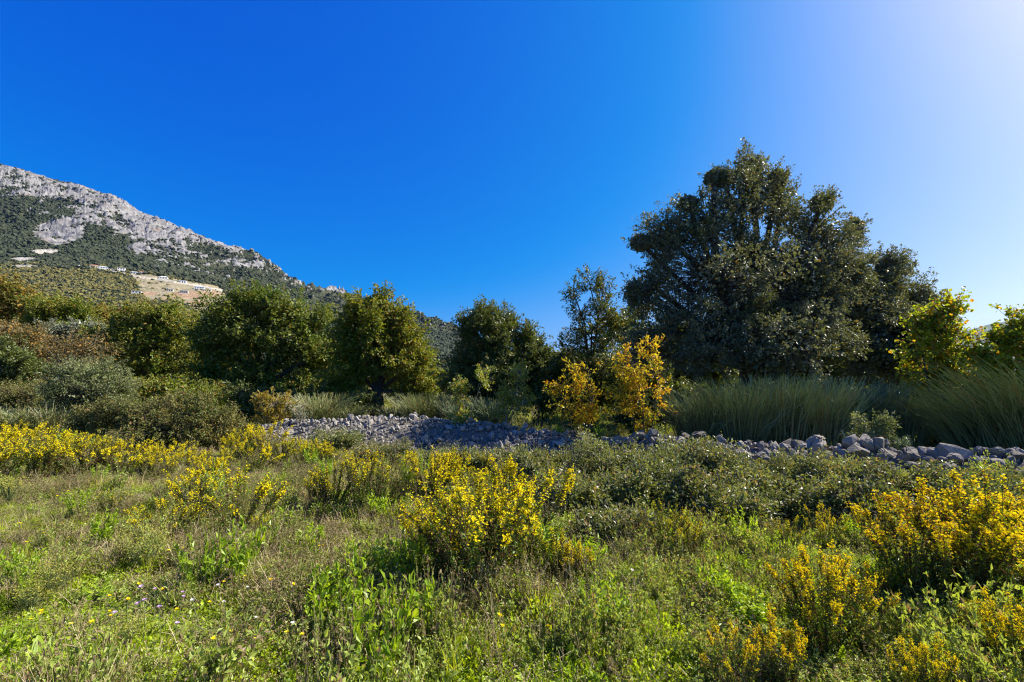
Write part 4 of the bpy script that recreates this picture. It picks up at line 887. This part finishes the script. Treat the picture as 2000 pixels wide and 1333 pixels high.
for a in [
    (395, 968, 890, 'full', 'yellow flowering clump just behind the lone spreading clump'),
    (375, 1000, 920, 'wide', 'lower yellow flowering clump in front of the dense band'),
    (465, 1052, 926, 'wide', 'lone spreading yellow clump with open twiggy base on the dry grass'),
    (318, 1062, 985, 'wide', 'short bushy yellow clump beside the yellow green umbel plant'),
    (505, 1066, 1005, 'sparse', 'few small yellow sprigs right of the lone spreading clump'),
    (215, 1010, 968, 'sparse', 'tiny yellow flowered sprig in the dry grass'),
    (650, 1000, 905, 'sparse', 'half faded yellow clump with many bare stems nearest the stone bank'),
    (700, 1005, 885, 'sparse', 'upright half faded clump next to the bright upright one'),
    (745, 1000, 888, 'sparse', 'brownish fading clump before the shaded stone bank'),
    (625, 995, 925, 'full', 'small bright yellow tuft at the end of the fading clumps'),
    (835, 985, 880, 'full', 'bright upright yellow clump before the shaded stone bank'),
    (885, 985, 888, 'full', 'bright yellow clump directly behind the big central one'),
    (935, 975, 918, 'sparse', 'dark leafy clump with few flowers behind the big central one'),
    (990, 970, 905, 'sparse', 'shaded clump with few flowers behind the big central one'),
    (820, 925, 888, 'sparse', 'leafy nearly flowerless clump where sun and shade meet on the stone bank'),
    (880, 925, 880, 'sparse', 'shaded leafy clump at the foot of the bank beside the leafy sprout'),
    (945, 930, 884, 'sparse', 'shaded upright green shoots at the foot of the stone bank'),
    (1005, 930, 880, 'sparse', 'shaded leafy clump before the bare stemmed sapling'),
    (1060, 935, 888, 'sparse', 'shaded leafy clump next to the shaded dark low bush'),
    (740, 915, 890, 'sparse', 'low brownish clump on the sunlit foot of the stone bank'),
    (690, 925, 888, 'wide', 'small yellow clump on the sunlit foot of the stone bank'),
    (865, 1165, 975, 'full', 'big central yellow clump, its lower drooping half'),
    (930, 1175, 935, 'full', 'big central yellow clump, its dense middle'),
    (1010, 1140, 912, 'full', 'big central yellow clump, its tallest spikes'),
    (960, 1120, 925, 'full', 'big central yellow clump, its shaded back'),
    (1085, 1150, 1040, 'sparse', 'small leafy yellow sprig beside the big central clump'),
    (1130, 1145, 1075, 'aged', 'low orange tinged sprig beside the big central clump'),
    (1305, 1085, 990, 'sparse', 'leafy clump with yellow tips below the low grey bushes'),
    (1345, 1110, 1020, 'sparse', 'dull leafy clump with few yellow tips below the low grey bushes'),
    (1400, 1060, 978, 'sparse', 'slim yellow spike standing before the low grey bush'),
    (1540, 1080, 1010, 'sparse', 'low leafy clump with scattered yellow tips before the wide low bush'),
    (1615, 1075, 995, 'aged', 'orange yellow clump before the dense low bush'),
    (1780, 1190, 975, 'aged', 'tall yellow flower clump at the inner end of the right group'),
    (1840, 1200, 965, 'aged', 'tall yellow flower clump in the middle of the right group'),
    (1900, 1190, 955, 'aged', 'tall yellow flower clump behind the middle of the right group'),
    (1965, 1210, 950, 'aged', 'tallest dense yellow flower clump of the right group'),
    (2040, 1210, 960, 'aged', 'yellow flower clump at the outer end of the right group'),
    (1930, 1150, 970, 'full', 'brightest yellow flower clump at the back of the right group')]:
    goldenrod(*a)
for px, Y, ty, kind, label in [
    (1580, 2.75, 1065, 'aged', 'tall orange yellow clump rising from the near weeds'),
    (1640, 2.9, 1110, 'aged', 'thin orange yellow spikes beside the tall near clump'),
    (1500, 2.45, 1205, 'aged', 'low orange yellow clump before the tall near one'),
    (1420, 2.4, 1225, 'aged', 'low orange yellow clump nearest the green ground cover'),
    (1760, 2.2, 1245, 'aged', 'rounded orange brown flower clump low in the near weeds'),
    (1690, 3.2, 1125, 'sparse', 'leafy flower stems between the near clumps'),
    (1960, 2.3, 1175, 'aged', 'dense yellow clump at the near end of the right weeds'),
    (2050, 2.4, 1150, 'aged', 'yellow clump beyond the near end of the right weeds'),
    (1880, 2.6, 1225, 'aged', 'dull orange clump low between the right hand clumps'),
    (1760, 3.4, 1080, 'sparse', 'leafy faded clump in front of the tall right group')]:
    goldenrod(px, 0, ty, kind, label, None, Y, .8)

# ------------------------------------------------------------------ small plants that stand out
def simple_plant(name, label, cat, px, py, build, group=None, rz=0, sc=1.0):
    t = thing(name, label, cat, gp(px, py), group, rz, sc)
    for nm, me in build: link(nm, me, t)
    return t
def rosette(seed, n, L, W, erect, mat='herb'):
    rng = np.random.default_rng(seed); g = Geo()
    for k in range(n):
        a = k * 2.4 + rng.normal(0, .2); e = erect * rng.uniform(.6, 1.2); l = L * rng.uniform(.7, 1.15); w = W * rng.uniform(.8, 1.1)
        ts = np.linspace(0, 1, 7); rr = l * ts * math.cos(e); zz = l * (ts * math.sin(e) - .35 * ts ** 2 * (1 if e < 1 else .3)) + .01
        ww = w * np.sin(np.pi * np.clip(ts * .92 + .06, 0, 1)) ** .8; ca, sa = math.cos(a), math.sin(a)
        c_ = np.stack((ca * rr, sa * rr, zz), -1); side = np.array((-sa, ca, 0)); lift = np.array((0, 0, .18))
        V = np.stack((c_ + side * ww[:, None] * .5 + lift * ww[:, None] * .5, c_, c_ - side * ww[:, None] * .5 + lift * ww[:, None] * .5), 1).reshape(-1, 3)
        Q = [q for i in range(6) for q in ((i * 3, i * 3 + 1, i * 3 + 4, i * 3 + 3), (i * 3 + 1, i * 3 + 2, i * 3 + 5, i * 3 + 4))]; g.add(V, Q=Q)
    return g.mesh('leaves', [M[mat]])
for px, py, n, L, W, er, sc, label in [
    (75, 1322, 11, .20, .055, 1.0, 1, 'bright green rosette with tall tongue shaped leaves in the grass'),
    (505, 1262, 12, .13, .04, .9, 1, 'broad leaved rosette at the edge of the dark shade'),
    (560, 1262, 12, .12, .04, .7, 1, 'low bright rosette beside the pale seed stalk'),
    (130, 1318, 12, .15, .05, .8, 1, 'second green rosette next to the tall tongued one'),
    (1640, 1318, 10, .20, .035, 1.1, 1, 'long leaved green plant among the orange flower clumps'),
    (770, 1290, 10, .14, .035, .9, 1, 'narrow leaved rosette in the clover')]:
    simple_plant('broadleaf_rosette', label, 'plant', px, py, [('leaves', rosette(px, n, L, W, er))], sc=sc)
def leafy_herb(seed, h, mat='sapgreen', L=.075, W=.016):
    rng = np.random.default_rng(seed); gs, gl = Geo(), Geo()
    for k in range(5):
        a = rng.uniform(0, 6.28); tip = np.array((math.cos(a) * h * .3, math.sin(a) * h * .3, h * rng.uniform(.75, 1))); gs.tube([(0, 0, -.03), tip * np.array((.4, .4, .55)), tip], [.005, .004, .002], 4)
        m = 26; u = np.linspace(.25, 1, m)[:, None]; P = tip * u; D = norm(rdir(m, rng) + np.array((0, 0, .6))); gl.leaves(P, D, rdir(m, rng) + np.array((0, 0, 1.5)), rng.uniform(.6, 1.1, m) * L, W)
    return [('stems', gs.mesh('stems', [M['greenstem']])), ('leaves', gl.mesh('leaves', [M[mat]]))]
simple_plant('leafy_herb', 'lush green lance leaved herb leaning on the big central clump', 'plant', 1085, 1140, leafy_herb(1, .45, 'herb', .10, .024))
simple_plant('leafy_herb', 'fresh green herb before the shaded low bush', 'plant', 1145, 1010, leafy_herb(2, .28, 'herb', .08, .02))
simple_plant('leafy_herb', 'upright green herb in the grass left of the big central clump', 'plant', 605, 1095, leafy_herb(3, .36, 'herb', .08, .02))
def umbel_plant(seed, h):
    rng = np.random.default_rng(seed); gs, gf = Geo(), Geo(); n = 34
    a = rng.uniform(0, 6.28, n); r = np.sqrt(rng.random(n)) * h * .55; T = np.stack((np.cos(a) * r, np.sin(a) * r, h * rng.uniform(.6, 1, n)), -1)
    Z = np.zeros((n, 3)); gs.rods(Z, T * np.array((.35, .35, .6)), T, .0025, .0012)
    m = n * 16; i = rng.integers(0, n, m); P = T[i] + rng.normal(0, .022, (m, 3)); gf.heads(P, rdir(m, rng) + np.array((0, 0, 1.)), rng.uniform(.004, .008, m), 5)
    m = n * 10; i = rng.integers(0, n, m); u = rng.uniform(.2, .95, m)[:, None]; P = T[i] * u; gs.rods(P, P + rdir(m, rng) * .02, P + norm(rdir(m, rng) + np.array((0, 0, .5))) * .06, .0012, .0006, seg=2)
    return [('stems', gs.mesh('stems', [M['greenstem']])), ('umbels', gf.mesh('umbels', [M['umbel']]))]
up = [umbel_plant(1, .36), umbel_plant(2, .28)]
for i, (px, py, sc, label) in enumerate([(275, 1115, 1.0, 'yellow green umbel plant in front of the short bushy yellow clump'), (15, 985, 1.2, 'yellow green umbel plant below the dense yellow band'), (110, 1170, .8, 'pale umbel plant in the sunny grass'), (60, 1200, .8, 'pale straw yellow umbel plant in the sunniest grass'), (235, 1290, .6, 'small umbel plant among the pink scabious')]):
    simple_plant('umbel_plant', label, 'plant', px, py, up[i % 2], None, i * 1.3, sc)

def flower_mesh(kind, seed):
    rng = np.random.default_rng(seed); g = Geo(); h = {'dandelion': .20, 'pink': .26, 'white': .24}[kind]; tip = np.array((rng.normal(0, .03), rng.normal(0, .03), h))
    g.tube([(0, 0, -.02), tip * .5 + np.array((.01, 0, 0)), tip], [.0022, .002, .0016], 4, 1)
    n = 22 if kind == 'dandelion' else 16; a = np.arange(n) * 2.4; el = rng.uniform(.15, .8, n); D = np.stack((np.cos(a) * np.cos(el), np.sin(a) * np.cos(el), np.sin(el)), -1)
    g.leaves(np.repeat(tip[None], n, 0), D, np.array((0, 0, 1.)) + rng.normal(0, .2, (n, 3)), (.016 if kind == 'dandelion' else .017), .007, .02, 0)
    g.heads(tip[None] + np.array((0, 0, .003)), np.array(((0, 0, 1.),)), .010, 8, .6, 0)
    return g.mesh(kind + '_flower', [M[{'dandelion': 'dandelion', 'pink': 'pink', 'white': 'white'}[kind]], M['greenstem']])
FM = {k: [flower_mesh(k, i) for i in range(3)] for k in ('dandelion', 'pink', 'white')}
def flower(kind, px, py, rng):
    p = gp(px, py + 16); p = p * (1, 1, 1); o = link({'dandelion': 'yellow_daisy', 'pink': 'pink_scabious', 'white': 'white_flower'}[kind], FM[kind][rng.integers(3)], None, p)
    # root it so that the head shows at the given place
    d = at(px, py, p[1]); o.location = (d[0], p[1] + .12, float(gz(d[0], p[1] + .12))); o.rotation_euler = (rng.normal(0, .1), rng.normal(0, .1), rng.uniform(0, 6.28)); s = rng.uniform(.8, 1.15); o.scale = (s, s, s * rng.uniform(.8, 1.1))
    tag(o, {'dandelion': 'small yellow daisy like flower on a thin stem in the low grass', 'pink': 'pink scabious flower head on a thin stem in the sunny grass', 'white': 'small white flower head on a thin stem in the grass'}[kind], 'flower',
        {'dandelion': 'yellow daisies in the low grass', 'pink': 'pink scabious in the grass', 'white': 'white flowers in the grass'}[kind])
rng = np.random.default_rng(700)
for px, py in [(540, 1310), (46, 1278), (178, 1272), (255, 1176), (180, 1263), (350, 1176), (280, 1202), (268, 1200), (293, 1203), (421, 1192), (410, 1296), (314, 1253), (217, 1235), (167, 1220), (610, 1235), (608, 1275), (633, 1258), (599, 1262), (570, 1262), (568, 1295), (550, 1215), (591, 1195), (640, 1286), (120, 1310), (92, 1297), (18, 1264), (40, 1270), (395, 1315), (437, 1305), (470, 1320), (700, 1280), (780, 1275), (875, 1285), (930, 1217), (937, 1197), (1080, 1245), (1245, 1225), (1080, 1310), (1171, 1176), (965, 1265), (260, 1115), (313, 1110), (328, 1113), (118, 1070), (68, 1072), (25, 1090), (85, 1052), (195, 1052), (170, 1015), (165, 1027), (255, 1030), (120, 980), (90, 995), (460, 1165), (398, 1140), (620, 1095), (622, 1097), (690, 1138), (666, 1140), (1220, 1270), (980, 1300), (1010, 1200), (5, 1063), (30, 1152), (380, 1230), (505, 1180)]:
    flower('dandelion', px, py, rng)
for px, py in [(268, 1232), (325, 1228), (275, 1254), (234, 1243), (246, 1260), (306, 1256), (178, 1292), (242, 1289), (312, 1302), (281, 1279)]: flower('pink', px, py, rng)
for px, py in [(405, 1212), (421, 1246), (440, 1214), (366, 1259), (462, 1110), (300, 988), (452, 1090), (534, 1312), (468, 1275), (1240, 1180)]: flower('white', px, py, rng)

# bare stalks
def stalk(label, base, h, bend, seed):
    rng = np.random.default_rng(seed); t = thing('bare_stalk', label, 'stalk', base); g = Geo(); tip = np.array((bend, .02, h))
    g.tube([(0, 0, -.05), (bend * .1, 0, h * .5), (bend * .45, .01, h * .85), tip], [.009, .008, .006, .003], 5); link('stem', g.mesh('stem', [M['bark']]), t)
    g = Geo()
    for k in range(3):
        s = np.array((bend * (.3 + .2 * k), .01, h * (.72 + .1 * k))); g.tube([s, s + np.array((.06, 0, .03)), s + np.array((.12 + .04 * k, 0, -.01))], [.004, .003, .0015], 4)
    link('twigs', g.mesh('twigs', [M['bark']]), t)
stalk('dark bare stalk with hooked top before the first boulders', base_at(1275, 7.6), 1.1, .2, 1)
stalk('thin pale bare stalk standing in front of the bright wall shrub', base_at(1702, 7.2), .75, .03, 2)
stalk('dark thin stalk rising from the weeds below the tall golden sapling', base_at(1110, 8.0), 1.0, -.15, 3)

# ------------------------------------------------------------------ grass, weeds and ground cover (stuff)
def tuft_grass(seed, n, h, mat, lean=.5, w=.0045):
    rng = np.random.default_rng(seed); g = Geo(); a = rng.uniform(0, 6.28, n); o = np.stack((np.cos(a), np.sin(a), np.zeros(n)), -1)
    base = o * rng.uniform(0, .05, (n, 1)); H = h * rng.uniform(.45, 1.1, n); side = np.stack((-np.sin(a), np.cos(a), np.zeros(n)), -1); tl = lean * rng.uniform(.2, 1.2, n)
    side = norm(side + rng.normal(0, .5, (n, 3)) * np.array((1, 1, 0)))
    ts = np.array((0, .4, .75, 1.)); V = []
    for t_, ww in zip(ts, (1, .9, .6, .08)):
        c_ = base + o * (tl * H * t_ ** 1.8)[:, None]; c_[:, 2] = H * t_ * (1 - .25 * tl * t_); V += [c_ + side * w * ww, c_ - side * w * ww]
    V = np.stack(V, 1).reshape(-1, 3); b = (np.arange(n) * 8)[:, None]
    Q = np.concatenate([np.stack((b[:, 0] + 2 * i, b[:, 0] + 2 * i + 1, b[:, 0] + 2 * i + 3, b[:, 0] + 2 * i + 2), -1) for i in range(3)]); g.add(V, Q=Q)
    return g.mesh('tuft', [M[mat]])
def tuft_dry(seed, n, h):
    rng = np.random.default_rng(seed); g = Geo(); a = rng.uniform(0, 6.28, n); o = np.stack((np.cos(a), np.sin(a), np.zeros(n)), -1)
    P0 = o * rng.uniform(0, .08, (n, 1)); P0[:, 2] = -.01; H = h * rng.uniform(.4, 1.1, n); P2 = P0 + o * (H * rng.uniform(.1, .9, n))[:, None]; P2[:, 2] = H
    P1 = (P0 + P2) / 2 + rng.normal(0, .02, (n, 3)); P1[:, 2] += .1 * H; g.rods(P0, P1, P2, .0016, .0009, seg=3)
    m = n * 3; i = rng.integers(0, n, m); u = rng.uniform(.4, 1, m)[:, None]; S = P0[i] * (1 - u) + P2[i] * u; S[:, 2] *= 1.05; E = S + norm(rdir(m, rng) + np.array((0, 0, .6))) * rng.uniform(.03, .09, m)[:, None]
    g.rods(S, (S + E) / 2, E, .001, .0006, seg=1); k = m; g.leaves(E, rdir(k, rng), rdir(k, rng), rng.uniform(.006, .014, k), rng.uniform(.004, .007, k))
    return g.mesh('tuft', [M['dry']])
def tuft_leaf(seed, n, r, zlo, zhi, L, mat, ratio=.75, flat=1.6):
    rng = np.random.default_rng(seed); g = Geo(); a = rng.uniform(0, 6.28, n); q = np.sqrt(rng.random(n)) * r
    P = np.stack((np.cos(a) * q, np.sin(a) * q, rng.uniform(zlo, zhi, n) * (1 - .5 * (q / r) ** 2)), -1); l = L * rng.uniform(.6, 1.3, n)
    g.leaves(P, norm(rdir(n, rng) + np.array((0, 0, .25))), rdir(n, rng) + np.array((0, 0, flat)), l, l * ratio, .1)
    k = n // 3; j = rng.integers(0, n, k); B = P[j] * np.array((.7, .7, 0)); g.rods(B, (B + P[j]) / 2, P[j], .0012, .0008, seg=1)
    return g.mesh('tuft', [M[mat]])
def tuft_sprig(seed, n, h, mat, L=.014):
    rng = np.random.default_rng(seed); g = Geo(); a = rng.uniform(0, 6.28, n); o = np.stack((np.cos(a), np.sin(a), np.zeros(n)), -1)
    P0 = o * rng.uniform(0, .06, (n, 1)); H = h * rng.uniform(.5, 1.1, n); P2 = P0 + o * (H * rng.uniform(.1, .7, n))[:, None]; P2[:, 2] = H; P1 = (P0 + P2) / 2 + rng.normal(0, .02, (n, 3)); g.rods(P0, P1, P2, .0016, .001, seg=2)
    m = n * 22; i = rng.integers(0, n, m); u = rng.uniform(.2, 1.02, m)[:, None]; P = P0[i] * (1 - u) ** 2 + 2 * P1[i] * u * (1 - u) + P2[i] * u ** 2
    l = L * rng.uniform(.6, 1.5, m); g.leaves(P, norm(rdir(m, rng) + np.array((0, 0, .5))), rdir(m, rng) + np.array((0, 0, 1.)), l, l * .5)
    return g.mesh('tuft', [M[mat]])
protos = [tuft_grass(1, 20, .13, 'grass', 1.0), tuft_grass(2, 22, .10, 'grass', 1.2), tuft_grass(3, 16, .18, 'grass', .7), tuft_grass(4, 26, .09, 'grassgreen', 1.1), tuft_grass(5, 20, .14, 'grassgreen', .9),   # 0-4
          tuft_dry(6, 8, .17), tuft_dry(7, 10, .12), tuft_dry(8, 5, .24),                                                                                                                             # 5-7
          tuft_leaf(9, 130, .18, .005, .085, .024, 'clover', .75, .8), tuft_leaf(10, 100, .17, .005, .07, .032, 'clover', .7, .9), tuft_leaf(11, 160, .19, .005, .10, .018, 'clover', .8, .7),            # 8-10
          tuft_leaf(12, 34, .13, .01, .08, .055, 'herb', .45, .9), tuft_leaf(13, 28, .12, .01, .10, .065, 'herb', .4, .7),                                                                                # 11-12
          tuft_sprig(14, 22, .13, 'thyme', .016), tuft_sprig(15, 24, .17, 'thyme', .019), tuft_sprig(16, 22, .10, 'thyme', .014),
          tuft_sprig(17, 14, .20, 'brownweed', .013), tuft_sprig(18, 12, .26, 'brownweed', .011), tuft_dry(19, 22, .15),
          tuft_sprig(20, 26, .30, 'thyme', .028), tuft_sprig(21, 22, .26, 'herb', .034), tuft_sprig(22, 18, .34, 'brownweed', .018)]                                                                         # 13-15
gcol = proto_collection('field_tuft', protos)
rng = np.random.default_rng(800)
def field_points(n, r0, r1, half=1.05):
    r = np.sqrt(rng.random(n) * (r1 * r1 - r0 * r0) + r0 * r0); a = rng.uniform(-half, half, n); return np.stack((np.sin(a) * r, np.cos(a) * r), -1)
XY = np.concatenate((field_points(13000, 1.2, 5), field_points(26000, 4.6, 10), field_points(12000, 10, 19), field_points(9000, 18, 42, .95)))
x, y = XY[:, 0], XY[:, 1]; rr = np.hypot(x, y)
patch = fbm(x / 1.1, y / 1.1, 3, 91); patch2 = fbm(x / .6 + 40, y / .6, 3, 95); patch3 = fbm(x / 2.2, y / 2.2 + 9, 2, 99)
dryz = np.clip((y - 3.1) / 1.6, 0, 1) * np.clip((3.0 - x) / 3.0, .25, 1)          # the straw coloured strip lies farther out to the left
rightz = np.clip((x - .3) / 1.4, 0, 1)                                           # grey green sprigs to the right
W = np.zeros((len(x), len(protos)))
W[:, 0:3] = (.12 + .55 * dryz)[:, None]; W[:, 3:5] = (.15 + .3 * patch)[:, None]
W[:, 5:8] = (.10 + .34 * dryz + .22 * np.clip((patch3 - .5) * 4, 0, 1))[:, None]
cl = np.clip((patch - .34) * 5, .12, 1) * (1 - .6 * dryz)
W[:, 8:11] = (cl * 2.0)[:, None]; W[:, 11:13] = (np.clip((patch2 - .5) * 5, 0, 1) * .7 * (1 - dryz))[:, None]
W[:, 13:16] = (.03 + .5 * rightz + .3 * np.clip((patch3 - .55) * 4, 0, 1))[:, None]
W[:, 16:18] = (.03 + .25 * dryz)[:, None]; W[:, 18] = .05 + .35 * dryz; W[:, 19] = .05 + .08 * rightz; W[:, 20] = .05; W[:, 21] = .05 + .05 * dryz
W[rr > 10, 8:13] *= .4
Wc = np.cumsum(W / W.sum(1, keepdims=True), 1); idx = (rng.random((len(x), 1)) > Wc).sum(1).clip(0, len(protos) - 1)
# distance to the stone bank: leave the stones clear
dq = np.min(np.stack([np.hypot(x - a_, y - b_) / w_ for a_, b_, w_ in zip(np.interp(np.linspace(0, bs[-1], 90), bs, bx), np.interp(np.linspace(0, bs[-1], 90), bs, by), np.interp(np.linspace(0, bs[-1], 90), bs, BK[:, 3]))]), 0)
keep = (dq > .72) | ((rng.random(len(x)) < .8) & (fbm(x / .8 + 3, y / .8, 2, 177) > .60)) | (rng.random(len(x)) < .05)
s = rng.uniform(.65, 1.25, len(x)) * np.interp(rr, [2, 10, 20, 42], [.9, 1.0, 1.5, 2.2]) * np.clip(.5 + 1.0 * (patch3 - .2), .6, 1.25)
mound = np.clip((fbm(x / .75 + 7, y / .75, 2, 123) - .42) * 4, 0, 1); scl = np.stack((s, s, s * rng.uniform(.75, 1.2, len(x)) * (.68 + .8 * mound)), -1); rot = np.stack((rng.normal(0, .12, len(x)), rng.normal(0, .12, len(x)), rng.uniform(0, 6.28, len(x))), -1)
P = np.stack((x, y, gz(x, y) - .005), -1)
def sc_part(name, sel, label, cat):
    sel = sel & keep; o = scatter(name, P[sel], rot[sel], scl[sel], idx[sel], gcol); tag(o, label, cat, kind='stuff')
sc_part('grass', idx < 5, 'rough mixed grass over the whole field', 'grass')
sc_part('dry_stalks', ((idx >= 5) & (idx < 8)) | ((idx >= 16) & (idx < 19)) | (idx == 21), 'straw coloured dry stalks among the grass', 'dry stalks')
sc_part('ground_cover', (idx >= 8) & (idx < 13), 'bright green clover and small herbs covering the near field', 'ground cover')
sc_part('grey_green_weeds', ((idx >= 13) & (idx < 16)) | (idx == 19) | (idx == 20), 'grey green small leaved weeds on the right of the field', 'weeds')

# ------------------------------------------------------------------ the air
hz = Geo(); boxg(hz, -9400, 9400, -9400, 9400, -12, 1420)
hm_ = bpy.data.materials.new('air'); hm_.use_nodes = True; hn = hm_.node_tree; hn.nodes.clear()
ho = hn.nodes.new('ShaderNodeOutputMaterial'); pv = hn.nodes.new('ShaderNodeVolumePrincipled')
pv.inputs['Color'].default_value = (.30, .62, 1, 1); pv.inputs['Density'].default_value = 1.4e-5; pv.inputs['Anisotropy'].default_value = .6
hn.links.new(pv.outputs[0], ho.inputs['Volume'])
tag(link('haze', hz.mesh('haze', [hm_])), 'thin blue haze over the far slopes', 'haze', kind='stuff')
